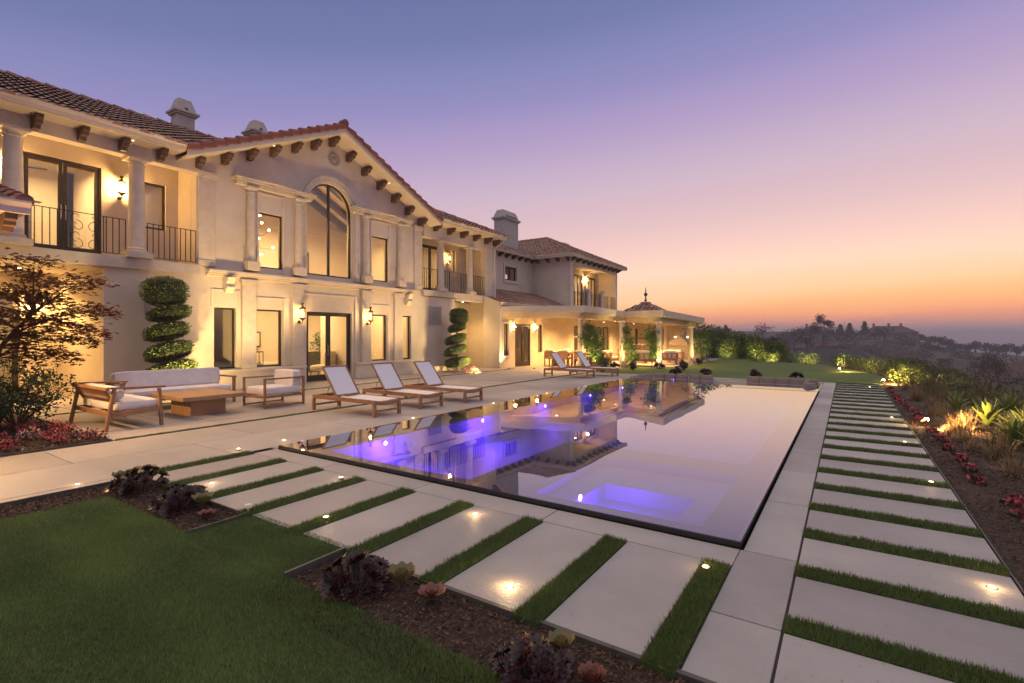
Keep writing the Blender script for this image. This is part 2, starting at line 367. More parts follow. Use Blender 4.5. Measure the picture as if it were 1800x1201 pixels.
field(-18.45,-15.21,-4,4.75,1.1,1.6); field(-15.21,-14.5,-4,3.04,.72,1.6)
field(-14.1,-9.6,20.27,26,1.5,1.5); field(-14.1,-7.2,26.01,37.6,1.4,1.5); field(-16.6,-15.21,18.04,20.9,1.4,1.4)
po=mk('paving',pv,M['paver'],bevel=.0025); struct(po)
# steel edging along the beds
def edging(pts,z=.012,w=.012):
    for a,b in zip(pts[:-1],pts[1:]): eb.bar((a[0],a[1],z-.06),(b[0],b[1],z-.06),w,.12)
eb=MB(); edging([(-6.68,-4),(-6.68,2.43),(-4.46,2.43)]); edging([(-4.45,2.43),(-4.45,1.94)],.02); edging([(-3.1,1.94),(-3.1,2.43)],.03,.02); edging([(-3.1,2.436),(1.6,2.436)],.004,.03)
edging([(.925,2.45),(.925,20.3)],-.004); edging([(-9.42,-4),(-9.42,3.04),(-14.5,3.04),(-14.5,-4)],.005)
tag(mk('bed_edging',eb,M['edging']),'dark steel edging strips between paving, lawn and mulch beds','edging')
# beds
def sheet(name,polys,m,z,kind='structure'):
    b=MB()
    for p in polys: b.ext(p,2,z-.04,z)
    o=mk(name,b,m); struct(o,kind); return o
sheet('mulch_bed',[[(-6.66,-4),(-6.1,-4),(-6.1,1.95),(-6.66,1.95)],[(-6.66,1.95),(-4.45,1.95),(-4.45,2.42),(-6.66,2.42)],[(-3.1,1.7),(1.6,1.7),(1.6,2.42),(-3.1,2.42)],[(-14.5,-4),(-9.43,-4),(-9.43,3.03),(-14.5,3.03)]],M['soil'],-.03)
mb=MB(); nx,ny=14,90; vs=[]
for i in range(nx):
    for j in range(ny):
        x=.93+(3.4-.93)*i/(nx-1); y=.5+28*j/(ny-1)
        vs.append((x,y,-.03+.02*math.sin(x*5+y*3)*min(i,1)-.10*max(0,x-2)**1.5))
mb.add(vs,[(i*ny+j,(i+1)*ny+j,(i+1)*ny+j+1,i*ny+j+1) for i in range(nx-1) for j in range(ny-1)])
struct(mk('planting_bank',mb,M['soil'],smooth='full'))
LAWN=[(-9.6,20.3),(1.0,20.3),(1.3,24),(.5,28),(-1.2,33),(-3.4,34.2),(-5,38.4),(-13,38.4),(-13,26),(-9.6,26)]
sheet('far_lawn',[LAWN],M['lawn'],-.012)
sheet('near_lawn',[[(-6.1,-4),(3,-4),(3,1.7),(-3.1,1.7),(-6.1,1.7)],[(-6.1,1.7),(-3.1,1.7),(-3.1,1.94),(-6.1,1.94)],[(-4.44,1.94),(-3.11,1.94),(-3.11,2.45),(-4.44,2.45)]],M['turf'],-.01)
# blades
def blades(n,xs,ys,h,w,z0=0.0):
    x=xs(n);y=ys(n); a=rng.random(n)*2*np.pi; L=h*(.7+.5*rng.random(n)); lean=rng.normal(size=(n,2))*.30
    P=np.stack([x,y,np.full(n,z0)],1); wv=np.stack([np.cos(a),np.sin(a),np.zeros(n)],1)*w*.5
    tip=P+np.stack([lean[:,0]*L,lean[:,1]*L,L],1)
    return np.stack([P-wv,P+wv,tip],1), rng.random(n)
def strip(name,x0,x1,y0,y1,n,label,group,h=.038,w=.0045):
    b=MB(); b.box(x0+.006,x1-.006,y0+.006,y1-.006,-.05,.004,.2)
    V,T=blades(n,lambda k:x0+(x1-x0)*rng.random(k),lambda k:y0+(y1-y0)*rng.random(k),h,w)
    wob=(.006*np.sin(V[:,:,1]*9+x0*20)); V[:,:,2]*=(1+.10*np.sin(V[:,:1,0]*17+V[:,:1,1]*13))
    F=np.arange(3*n).reshape(n,3); b.arr(V.reshape(-1,3),F,T)
    o=mk(name,b,M['blade']); tag(o,label,'grass strip',group); return o
for k in range(9):
    strip('grass_strip',SX(k)-.175,SX(k),2.40,3.75,[6800,6500,6000,5500,5000,4500,4200,4000,3800][k],'green turf strip in the front paving, '+ORD[k]+' leftwards from the near right pool corner','turf strips across the front paving')
for j in range(23):
    strip('grass_strip',-.285,.905,GY(j),GY(j)+.175,int(7000/(1+.16*j)),'green turf strip across the right-hand walk, '+ORD[j]+' counted from the camera end','turf strips across the right-hand walk',w=.0045+.0006*j)
strip('grass_line',-9.34,-9.26,3.05,19.6,15000,'long thin line of turf in the deck running under the loungers towards the porch','turf lines along the deck',h=.02,w=.012)
strip('grass_line',-13.34,-13.26,3.3,20.2,9000,'long thin line of turf in the deck close to the house wall','turf lines along the deck',h=.02,w=.014)
# near lawn blades
n=230000
Vl=[];Tl=[]
def lawnpatch(x0,x1,y0,y1,n):
    x=x0+(x1-x0)*rng.random(n); y=y0+(y1-y0)*rng.random(n); d=-.5534*x+.8329*y; keep=(d>1.9)&(rng.random(n)<np.clip(3.2/np.maximum(d,.1),0,1)**1.3)
    x=x[keep];y=y[keep]; m=len(x); V,T=blades(m,lambda k:x,lambda k:y,.026,.0046,-.012); pt=np.sin(V[:,0,0]*2.1+V[:,0,1]*3.3)*np.cos(V[:,0,0]*1.3)+.5*np.sin(V[:,0,0]*7-V[:,0,1]*5)*np.sin(V[:,0,1]*6); V[:,2,2]+=pt*.004; T=np.clip(T**2*.8+.12+.34*pt+.12*np.sin(V[:,0,1]*10.5),0,1)
    Vl.append(V);Tl.append(T)
lawnpatch(-6.12,.5,-1.5,1.96,520000); lawnpatch(-4.45,-3.09,1.9,2.5,26000)
V=np.concatenate(Vl);T=np.concatenate(Tl)
struct(mkfast('lawn_grass',V,3,T,M['blade2']),'stuff')
# mulch chips
def chips(name,rects,m,smin,smax,dens):
    A=[]
    for (x0,x1,y0,y1,z) in rects:
        n=int((x1-x0)*(y1-y0)*dens); P=np.stack([x0+(x1-x0)*rng.random(n),y0+(y1-y0)*rng.random(n),z+.022*rng.random(n)],1); A.append(P)
    P=np.concatenate(A); n=len(P); D=rand_dirs(n); D[:,2]*=.35; D=unit(D); U=unit(np.cross(D,rand_dirs(n))); L=smin+(smax-smin)*rng.random(n)**2
    V=rot_leaves(P,D,U,L,L*(.12+.3*rng.random(n))); T=rng.random(n)**2.5
    struct(mkfast(name,V,4,T,m),'stuff')
chips('bark_mulch',[(-3.1,.6,1.75,2.43,-.03),(-6.66,-4.47,1.95,2.42,-.03),(-6.66,-6.1,-.5,1.95,-.03)],M['chip'],.01,.045,9000)
n=520; x=np.where(rng.random(n)<.5,-6.8+7*rng.random(n),-.28+1.15*rng.random(n)); y=np.where(x<-.3,2.5+1.25*rng.random(n),2.5+4.5*rng.random(n)); a=rng.random(n)*6.28; D=np.stack([np.cos(a),np.sin(a),np.zeros(n)],1); U=np.stack([-np.sin(a),np.cos(a),np.zeros(n)],1); P=np.stack([x,y,np.full(n,.004)],1); L=.008+.02*rng.random(n)
struct(mkfast('grass_clippings',rot_leaves(P,D,U,L,L*.12),4,rng.random(n),M['blade']),'stuff')
chips('bark_mulch_bank',[(.93,2.2,3,14,-.03),(-12.5,-9.43,.8,3.03,-.03)],M['chip'],.012,.05,2600)
# ================================================================ POOL
def hgrid(xs,ys,h,name,m,parent,cond):
    b=MB()
    for i in range(len(xs)-1):
        for j in range(len(ys)-1):
            cx,cy=(xs[i]+xs[i+1])/2,(ys[j]+ys[j+1])/2; z=h(cx,cy)
            if cond(z): b.add([(xs[i],ys[j],z),(xs[i+1],ys[j],z),(xs[i+1],ys[j+1],z),(xs[i],ys[j+1],z)],[(0,1,2,3)])
            for (nx_,ny_,e) in ((1,0,((xs[i+1],ys[j]),(xs[i+1],ys[j+1]))),(0,1,((xs[i],ys[j+1]),(xs[i+1],ys[j+1])))):
                if (nx_ and i==len(xs)-2) or (ny_ and j==len(ys)-2): continue
                c2=((xs[i+1]+xs[i+2])/2,cy) if nx_ else (cx,(ys[j+1]+ys[j+2])/2); z2=h(*c2)
                if abs(z-z2)>1e-4 and cond(min(z,z2)): (ax,ay),(bx,by)=e; b.add([(ax,ay,z),(bx,by,z),(bx,by,z2),(ax,ay,z2)],[(0,1,2,3)])
    return mk(name,b,m,parent)
pool=thing('swimming_pool','large rectangular infinity pool with black rim and still mirror-like water','pool',(-3.7,10.5,0))
xs=[PX0,-6.2,-3.62,-2.75,-2.4,-1.35,-1.05,PX1]; ys=[PY0,4.55,4.62,5.6,6.4,7.05,16.5,PY1]
def ph(x,y):
    if -2.4<x<-1.35 and 4.55<y<5.6: return -.34
    if -2.75<x<-1.05 and 4.55<y<6.4: return -.16
    if -6.2<x<-3.62 and 4.55<y<16.5: return -.62
    if -6.2<x<-1.05 and 7.05<y<16.5: return -.62
    return -.06
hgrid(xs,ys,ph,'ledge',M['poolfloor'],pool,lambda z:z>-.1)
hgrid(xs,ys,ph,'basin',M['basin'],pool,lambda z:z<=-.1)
b=MB(); w=.035
b.box(PX0,PX1,PY0,PY0+w,-.3,.046);b.box(PX0,PX1,PY1-w,PY1,-.6,.046);b.box(PX0,PX0+w,PY0+w,PY1-w,-.3,.046);b.box(PX1-w,PX1,PY0+w,PY1-w,-.3,.046)
mk('rim',b,M['black'],pool,bevel=.004)
b=MB(); b.add([(PX0+.004,PY0+.004,.052),(PX1-.004,PY0+.004,.052),(PX1-.004,PY1-.004,.052),(PX0+.004,PY1-.004,.052)],[(0,1,2,3)])
o=mk('water',b,M['water'],pool); 
UVC=(.19,.05,1.0)
for i,(x,y,p) in enumerate([(-6.14,5.58,44),(-6.14,8.16,28),(-6.14,10.7,12),(-6.14,13.3,6),(-6.14,15.8,4),(-2.36,4.85,14)]):
    b=MB(); b.lathe([(.0,0),(.032,0),(.036,.012),(0,.02)],(0,0,0),12)
    b.v=[(x+v[2],y+v[0],-.12+v[1]) for v in b.v]; mk('underwater_lamp',b,M['uv'],pool)
    lamp('pool_light','POINT',(x+.22,y+(.2 if i==5 else 0),-.20),p,UVC,.06,parent=pool)
for q in ((-4.9,5.6),(-4.6,7.6)): lamp('pool_light','POINT',(q[0],q[1],-.25),9,UVC,.1,parent=pool)  # fill lights without fixtures, added to even out the violet in the basin
b=MB(); b.lathe([(.30,0),(.30,.012),(.27,.02),(.25,.012),(.25,0)],(-1.95,5.0,-.34),28); mk('spa_drain_ring',b,M['poolfloor'],pool)
# sunken lounge beyond the pool
pit=thing('sunken_lounge','sunken seating pit with stone benches behind low glass at the far pool end','seating pit',(-3.7,18.4,0))
b=MB(); b.box(PX0,PX1,PY1+.01,PIT,-.62,-.55); b.box(PX0,PX0+.05,PY1+.01,PIT,-.55,-.02);b.box(PX1-.05,PX1,PY1+.01,PIT,-.55,-.02);b.box(PX0+.05,PX1-.05,PIT-.05,PIT,-.55,-.02); mk('pit_wall',b,M['stone'],pit)
b=MB(); b.box(PX0+.06,-4.0,PIT-.75,PIT-.06,-.54,-.28); b.box(-3.0,PX1-.06,PIT-.75,PIT-.06,-.54,-.28); b.box(PX0+.06,PX0+.75,PY1+.1,PIT-.76,-.54,-.28); b.box(PX1-.75,PX1-.06,PY1+.1,PIT-.76,-.54,-.28); mk('bench',b,M['cush'],pit,bevel=.02)
b=MB(); b.box(-4.0,-3.0,PIT-.5,PIT-.06,-.54,-.22); b.box(-4.0,-3.0,PIT-.9,PIT-.5,-.54,-.40); mk('step',b,M['stone'],pit)
b=MB(); b.box(-3.95,-3.05,PIT-.52,PIT-.505,-.26,-.235); mk('led_strip',b,M['led'],pit); lamp('step_glow','AREA',(-3.5,PIT-.6,-.25),6,WARM2,.8,parent=pit,aim=(-3.5,PIT-1.2,-.5),rad=.05)
b=MB(); b.box(PX0+.05,PX1-.05,PY1+.012,PY1+.024,-.5,.13); mk('glass_wall',b,M['clear'],pit)
b=MB(); b.box(PX0+.05,PX1-.05,PY1+.006,PY1+.030,.131,.139); mk('glass_rail',b,M['chrome'],pit)
# throw pillows
rr=random.Random(3)
def pillow(x,y,z,w,h,d,rz,tilt,label,roll=0):
    t=thing('throw_pillow',label,'pillow',(x,y,z),rz,'grey-brown pillows around the sunken lounge')
    b=MB(); b.cushion(-w/2,w/2,-d/2,d/2,0,h,.35,rot=Matrix.Rotation(tilt,3,'X')@Matrix.Rotation(roll,3,'Y')); mk('cover',b,M['pillow'],t,world=False,smooth='full')
    b=MB(); b.tube([(w/2*.93*math.cos(a),-.0,h/2+h/2*.93*math.sin(a)) for a in np.linspace(0,6.283,17)],.006,5); 
    return t
for i,x in enumerate((-6.05,-5.62,-5.18,-4.72,-4.28)): pillow(x,PIT-.32,-.28,.42,.42,.17,rr.uniform(-.05,.05),.12,'square taupe pillow, '+ORD[i]+' from the left in the left-hand row of the sunken lounge')
for i,x in enumerate((-2.72,-2.26,-1.82,-1.38,-.98)): pillow(x,PIT-.32,-.28,.43,.44,.17,rr.uniform(-.05,.05),.12,'square taupe pillow, '+ORD[i]+' from the left in the right-hand row of the sunken lounge')
pillow(-1.02,18.2,-.26,.42,.44,.18,1.1,.15,'taupe pillow tipped onto one corner at the right end of the sunken lounge',.7)
pillow(-.93,17.75,-.26,.34,.42,.3,1.3,.0,'plump rounded pillow leaning at the far right end of the sunken lounge')
pillow(-6.35,17.65,-.26,.36,.40,.30,1.0,.0,'plump pillow nearest the pool at the left end of the sunken lounge')
pillow(-6.3,18.15,-.26,.36,.42,.30,1.2,.0,'plump pillow second from the pool at the left end of the sunken lounge')
pillow(-6.25,18.65,-.26,.40,.42,.2,.9,.1,'square pillow third from the pool at the left end of the sunken lounge')
# deck lights (recessed)
dl=[(-6.88,1.92,0),(-5.72,2.74,1),(-7.05,3.73,1),(-4.68,3.61,1),(-3.77,2.75,1),(-2.77,3.57,2),(-1.79,2.66,3),(-.80,3.59,1),(-7.16,4.48,0),(-7.0,7.07,0),(-6.95,9.67,0),(-6.9,12.13,0),(-6.88,14.59,0),(-6.86,16.9,0),(.77,4.35,2),(.76,7.02,1),(.73,9.58,1),(.74,12.3,0),(.74,14.9,0),(.6,19.2,0)]
DLL=['small round light in the paving beside the left bed edging','lit round light in the second paving bay from the left','light at the far end of the leftmost grass strip','lit light at the far end of the fourth grass strip from the left','light glowing inside the fifth grass strip from the left','starry light near the pool rim in the paving between two grass strips','brightest round light in the foreground paving near the mulch bed','light at the far tip of the rightmost front grass strip','small deck light at the left corner of the pool','first small light along the left pool edge, in front of the nearest lounger','second small light along the left pool edge','third small light along the left pool edge','fourth small light along the left pool edge','farthest small light along the left pool edge','bright light in the nearest slab of the right-hand walk','light glowing in a turf strip of the right-hand walk','third light along the right-hand walk from the camera','fourth light along the right-hand walk from the camera','fifth light along the right-hand walk from the camera','farthest light of the right-hand walk beside the spotlight']
for (x,y,s),lb in zip(dl,DLL):
    t=thing('deck_light',lb,'light',(x,y,0),0,'small round lights set into the paving')
    z=.022 if lb.find('inside')>0 or lb.find('in a turf')>0 or lb.find('far t')>0 or lb.find('far e')>0 else .0
    b=MB(); b.lathe([(.030,-.01),(.030,.004),(.022,.005),(.022,.001)],(0,0,z),18); mk('bezel',b,M['chrome'],t,world=False,smooth=True)
    b=MB(); b.lathe([(.022,.0015),(.015,.006),(0,.0075)],(0,0,z),14); mk('lens',b,M['lens'],t,world=False,smooth=True)
    lamp('glow','POINT',(x,y,.05+z),[.12,.2,.4,.7][s],WARM2,.02,parent=t)
# ================================================================ HOUSE
H=thing('mansion','two-storey cream stucco mansion with clay tile roofs, arched window gable and columned loggias','house',(-15.2,11.3,0))
FX=-15.2
# --- front wall with openings, decomposed into boxes
def wall(mb,ax,a0,a1,u0,u1,z0,z1,holes,t=.5):
    us=sorted({u0,u1,*[h[0] for h in holes],*[h[1] for h in holes]}); zs=sorted({z0,z1,*[h[2] for h in holes],*[h[3] for h in holes]})
    for i in range(len(us)-1):
        j=0
        while j<len(zs)-1:
            uc=(us[i]+us[i+1])/2
            def hole(j): zc=(zs[j]+zs[j+1])/2; return any(h[0]<uc<h[1] and h[2]<zc<h[3] for h in holes)
            if hole(j): j+=1; continue
            k=j
            while k+1<len(zs)-1 and not hole(k+1): k+=1
            if ax==0: mb.box(a0,a1,us[i],us[i+1],zs[j],zs[k+1],t)
            else: mb.box(us[i],us[i+1],a0,a1,zs[j],zs[k+1],t)
            j=k+1
LOW=[(7.34,7.98,.62,2.42),(8.6,9.47,.62,2.42),(10.33,12.2,-.02,2.42),(13.08,13.93,.62,2.42),(14.66,15.24,.62,2.42)]
UP=[(8.62,9.49,3.72,5.46),(10.35,12.2,3.68,6.02),(13.1,14.0,3.72,5.46)]
GC,GH,ZB,ZA=11.27,4.97,6.34,8.60   # gable centre, half width, soffit heights (front plane)
gz=lambda y: ZA+.01-(ZA-ZB)*abs(y-GC)/GH
w=MB(); wall(w,0,FX-.28,FX,4.75,18.04,0,3.3,LOW); wall(w,0,FX-.28,FX,6.87,15.86,3.3,6.02,UP)
# gable above 6.02 with the arch cut out
Ya=sorted(set([6.87,15.86]+[11.275+.925*math.sin(a) for a in np.linspace(-math.pi/2,math.pi/2,25)]+[GC]+list(np.linspace(6.87,10.3,5))+list(np.linspace(12.3,15.86,5))))
arch=lambda y: 6.02+math.sqrt(max(0,.925**2-(y-11.275)**2)) if abs(y-11.275)<.925 else 6.02
for a,c in zip(Ya[:-1],Ya[1:]): w.ext([(a,arch(a)),(c,arch(c)),(c,gz(c)),(a,gz(a))],0,FX-.28,FX)
w.box(FX-.28,FX,4.75,6.86,3.3,3.32)
w.box(-18.5,FX-.282,4.75,5.0,0,3.3); w.box(-18.75,-18.5,3.95,5.0,0,3.3); w.box(-18.75,-18.5,-4,3.95,2.75,3.3); w.box(-18.75,-18.5,-4,1.6,0,2.75)
# upper balcony shell left
wall(w,0,-16.55,-16.3,-4,7.1,3.6,6.6,[(3.5,5.05,3.6,6.0),(5.95,6.55,4.6,5.9),(-2,.3,3.6,6.0)]); w.box(-16.3,FX-.29,6.87,7.1,3.6,6.6)
w.box(-15.38,-15.05,-4,6.87,6.14,6.56)
# right loggia + lower recess
wall(w,0,-16.65,-16.4,15.86,20.6,3.6,6.6,[(16.95,18.45,3.6,5.85),(19.3,19.55,4.8,5.85)]); w.box(-16.4,FX-.29,15.64,15.86,3.3,6.02)
w.box(-15.38,-15.06,15.87,20.4,5.86,6.5); w.box(-15.45,-15.05,20.34,20.9,3.3,6.5); w.box(-16.65,-15.46,20.6,20.9,3.6,6.5)
w.box(-16.85,-16.6,18.04,20.9,0,3.3); w.box(-16.6,FX-.29,17.9,18.04,0,3.3); w.box(-16.9,-15.0,20.9,21.1,0,6.5); w.box(-15.36,-15.1,18.05,20.89,3.24,3.32); w.box(-15.45,-15.1,20.62,20.89,0,3.24)
# connecting wing and far wing
wall(w,0,-17.05,-16.8,21.1,27.9,2.6,6.45,[(24.5,25.75,4.9,5.7)])
w.box(-16.8,-14.4,27.7,27.95,3.0,6.45); w.box(-14.4,-14.1,27.7,28.1,2.9,6.45); w.box(-14.4,-14.1,34.95,35.25,2.9,6.45); w.box(-14.38,-14.12,28.1,34.95,6.05,6.45)
wall(w,0,-15.75,-15.5,28.0,35.2,3.4,6.45,[(31.0,32.3,3.45,5.8),(33.2,34.5,3.45,5.8)]); w.box(-15.5,-14.4,35.0,35.25,3.4,6.45)
w.box(-14.9,-14.38,27.96,35.2,2.9,3.4)
w.box(-15.1,-14.351,20.15,20.3,0,3.0); wall(w,0,-14.35,-14.1,20.15,37.4,0,3.0,[(20.42,20.88,.6,2.2),(21.5,23.0,-.02,2.2),(23.82,24.3,.68,2.2),(28.2,33.8,-.02,2.22)])
w.box(-22,-14.36,37.0,37.3,0,3.0)
# back of the house (plain, out of sight)
w.box(-24.5,-24.2,-4,36,0,6.4); w.box(-24.2,-16.9,35.3,35.6,2.9,6.4); w.box(-24.2,-15.3,-4.25,-4,0,6.4)
mk('wall',w,M['plaster'],H)
# floor slab / belt
b=MB(); b.box(-16.3,-15.08,-4,6.88,3.30,3.58); b.box(-18.5,-16.3,-4,5.0,3.31,3.57); mk('balcony_slab',b,M['stone'],H,bevel=.01)
b=MB(); b.box(-16.4,-15.08,15.87,20.95,3.33,3.58); mk('balcony_slab',b,M['stone'],H,bevel=.01)
b=MB()
for x,z0,z1 in ((.07,3.30,3.36),(.13,3.36,3.41),(.20,3.41,3.50)): b.box(FX,FX+x,7.12,15.45,z0,z1)
mk('belt_cornice',b,M['trim'],H,bevel=.012)
b=MB()
for q in ((-16.28,-15.39,-4,6.86,6.45,6.5),(-16.4,-15.39,15.87,20.6,6.1,6.15),(-18.48,-15.3,-4,4.74,3.27,3.30),(-15.49,-14.4,28,34.94,6.15,6.2)): b=MB(); b.box(*q); mk('ceiling',b,M['plaster'],H)
# plinths
for y0,y1 in ((7.1,10.22),(12.32,15.42)): b=MB(); b.box(FX,FX+.10,y0,y1,0,.52); b.box(FX,FX+.16,y0-.03,y1+.03,.52,.60); mk('plinth',b,M['trim'],H,bevel=.012)
# lower pilasters
def pilaster(yc,wd,z0,z1,name='pilaster',d=.10):
    b=MB(); b.box(FX,FX+d,yc-wd/2,yc+wd/2,z0,z1-.16); b.box(FX,FX+d+.02,yc-wd/2-.015,yc+wd/2+.015,z0,z0+.16)
    b.box(FX,FX+d+.03,yc-wd/2-.025,yc+wd/2+.025,z1-.16,z1-.10); b.box(FX,FX+d+.055,yc-wd/2-.05,yc+wd/2+.05,z1-.10,z1); mk(name,b,M['stone'],H,bevel=.006)
for y in (8.32,9.98,12.82,14.45): pilaster(y,.42,.60,3.30)
for y in (7.13,15.62): pilaster(y,.46,3.58,6.25,d=.05)
# door surround & window surrounds (raised frames)
def frame_ring(b,y0,y1,z0,z1,wd,d,x=FX):
    b.box(x,x+d,y0-wd,y0,z0,z1+wd); b.box(x,x+d,y1,y1+wd,z0,z1+wd); b.box(x,x+d,y0,y1,z1,z1+wd)
b=MB(); frame_ring(b,10.20,12.33,.0,2.98,.06,.035); frame_ring(b,8.58,9.49,.6,2.75,.05,.03); frame_ring(b,13.06,13.95,.6,2.75,.05,.03); frame_ring(b,7.30,8.02,2.42,2.9,.05,.03)
frame_ring(b,8.66,9.46,3.6,6.0,.06,.03); frame_ring(b,13.12,13.98,3.6,6.0,.06,.03)
mk('wall_moulding',b,M['trim'],H,bevel=.006)
# upper half columns on pedestals
def column(y,z0,z1,r,x=FX+.05,name='column',ped=.26,parent=H,m='stone'):
    b=MB(); b.box(x-r*1.5,x+r*1.5,y-r*1.5,y+r*1.5,z0,z0+ped); h=z1-z0-ped
    b.lathe([(r*1.35,0),(r*1.35,.04),(r*1.15,.06),(r*1.2,.09),(r*1.02,.12),(r,.14),(r*.98,h*.4),(r*.86,h-.20),(r*.98,h-.19),(r*.98,h-.165),(r*.86,h-.16),(r*.88,h-.11),(r*1.15,h-.07),(r*1.2,h-.06)],(x,y,z0+ped),28)
    b.box(x-r*1.35,x+r*1.35,y-r*1.35,y+r*1.35,z1-.06,z1); return mk(name,b,M[m],parent,smooth=True)
for y in (8.37,9.98,12.78,14.52): column(y,3.58,6.12,.125,FX+.09)
for y in (.75,3.13,5.44): column(y,3.58,6.14,.185,-15.2,ped=.14)
for y in (17.05,19.15): column(y,3.58,5.86,.165,-15.2,ped=.14)
# entablatures over the columns
for y0,y1 in ((7.9,10.42),(12.14,15.0)):
    b=MB()
    for x,z0,z1,e in ((.20,6.12,6.17,0),(.23,6.17,6.23,.02),(.29,6.23,6.28,.05),(.33,6.28,6.33,.08)): b.box(FX,FX+x,y0-e,y1+e,z0,z1)
    mk('entablature',b,M['stone'],H,bevel=.008)
# arch moulding
b=MB()
for (r0,r1,d) in ((.97,1.10,.06),(1.10,1.17,.10)):
    n=28
    for i in range(n):
        a0,a1=math.pi*i/n,math.pi*(i+1)/n
        P=[(11.275-r*math.cos(a),6.02+r*math.sin(a)) for r,a in ((r0,a0),(r1,a0),(r1,a1),(r0,a1))]
        b.ext(P,0,FX,FX+d)
mk('arch_moulding',b,M['stone'],H,smooth=True)
for s in (-1,1): b=MB(); b.box(FX,FX+.03,11.275+s*1.0-.03,11.275+s*1.0+.03,3.6,6.02); b.box(FX,FX+.05,11.275+s*1.16-.11,11.275+s*1.16+.11,3.6,6.1); mk('arch_pilaster',b,M['stone'],H,bevel=.006)
b=MB(); b.lathe([(.24,0),(.24,.02),(.19,.035),(.17,.02),(.10,.02),(.08,.04),(0,.045)],(0,0,0),28)
b.v=[(FX+v[2],11.42+v[0],7.86+v[1]) for v in b.v]
b.tube([(FX+.03,11.42+.06*math.cos(t)*(1-t/9),7.86+.06*math.sin(t)*(1-t/9)) for t in np.linspace(0,7,20)],.012,6); mk('medallion',b,M['stone2'],H,smooth=True)
# stone tablet and quatrefoil plaque
b=MB(); b.box(FX,FX+.03,5.62,6.45,2.12,2.98); mk('stone_tablet',b,M['stone2'],H,bevel=.005)
b=MB(); b.box(FX,FX+.035,16.3,17.1,2.1,2.88)
for k in range(4):
    a=math.pi/2*k; c=(16.7+.13*math.cos(a),2.49+.13*math.sin(a))
    b.tube([(FX+.04,c[0]+.085*math.cos(a-1.75+s),c[1]+.085*math.sin(a-1.75+s)) for s in np.linspace(0,3.5,10)],.014,6)
mk('plaque',b,M['stone2'],H)
# scroll brackets beside the outer lower pilasters
for y in (7.72,15.0):
    b=MB(); b.ext([(FX,2.85),(FX+.10,2.85),(FX+.22,3.02),(FX+.16,3.12),(FX+.30,3.30),(FX,3.30)],1,y-.12,y+.12) ; mk('scroll_bracket',b,M['trim'],H,bevel=.01)
# --- windows and doors
def window(y0,y1,z0,z1,x=FX-.10,fw=.05,parent=H,name='window',mull=(),rails=(),m='bronze',glass='glass'):
    b=MB(); d=.06; b.box(x-d,x,y0,y0+fw,z0,z1);b.box(x-d,x,y1-fw,y1,z0,z1);b.box(x-d,x,y0+fw,y1-fw,z0,z0+fw);b.box(x-d,x,y0+fw,y1-fw,z1-fw,z1)
    for q in mull: b.box(x-d,x,q-fw*.55,q+fw*.55,z0+fw,z1-fw)
    for q in rails: b.box(x-d+.01,x-.01,y0+fw,y1-fw,q-.02,q+.02)
    o=mk(name,b,M[m],parent,bevel=.004); g=MB(); g.box(x-d*.6,x-d*.5,y0+fw-.005,y1-fw+.005,z0+fw-.005,z1-fw+.005); mk('pane',g,M[glass],o); return o
for h in (LOW[0],LOW[1],LOW[3],LOW[4],UP[0],UP[2]): window(*h)
def french(y0,y1,z0,z1,x,st=.085,kick=.24,handle=True):
    b=MB(); fw=.05; d=.09; b.box(x-d,x,y0,y0+fw,z0,z1);b.box(x-d,x,y1-fw,y1,z0,z1);b.box(x-d,x,y0+fw,y1-fw,z1-fw,z1); o=mk('door_frame',b,M['bronze'],H,bevel=.004)
    ym=(y0+y1)/2
    for a,c in ((y0+fw+.003,ym-.003),(ym+.003,y1-fw-.003)):
        b=MB(); b.box(x-.07,x-.02,a,a+st,z0+.02,z1-fw-.003);b.box(x-.07,x-.02,c-st,c,z0+.02,z1-fw-.003);b.box(x-.07,x-.02,a+st,c-st,z0+.02,z0+kick);b.box(x-.07,x-.02,a+st,c-st,z1-fw-.003-st,z1-fw-.003)
        o=mk('door',b,M['bronze'],H,bevel=.004); g=MB(); g.box(x-.05,x-.042,a+st-.005,c-st+.005,z0+kick-.005,z1-fw-st); mk('pane',g,M['glass'],o)
    if handle:
        for s in (-1,1):
            b=MB(); yy=ym+s*st*.55; b.tube([(x-.02,yy,z0+.9),(x+.03,yy,z0+.92),(x+.03,yy,z0+1.25),(x-.02,yy,z0+1.27)],.011,6); mk('handle',b,M['chrome'],o)
french(10.33,12.2,0,2.42,FX-.08); french(3.5,5.05,3.6,6.0,-16.32); french(16.95,18.45,3.6,5.85,-16.40,.07); french(21.5,23.0,0,2.2,-14.11,.08); french(-2,.3,3.6,6,-16.32)
french(31.0,32.3,3.42,5.8,-15.5,.07); french(33.2,34.5,3.42,5.8,-15.5,.07)
window(5.95,6.55,4.6,5.9,-16.36,.06); window(19.3,19.55,4.8,5.85,-16.46,.04); window(24.5,25.75,4.9,5.7,-16.86,.07,mull=(25.12,)); window(23.82,24.3,.68,2.2,-14.16,.05)
b=MB(); b.box(-16.8,-16.74,24.32,25.93,4.72,4.9);b.box(-16.8,-16.74,24.32,25.93,5.7,5.88);b.box(-16.8,-16.74,24.32,24.5,4.9,5.7);b.box(-16.8,-16.74,25.75,25.93,4.9,5.7); mk('window_surround',b,M['stone'],H,bevel=.01)
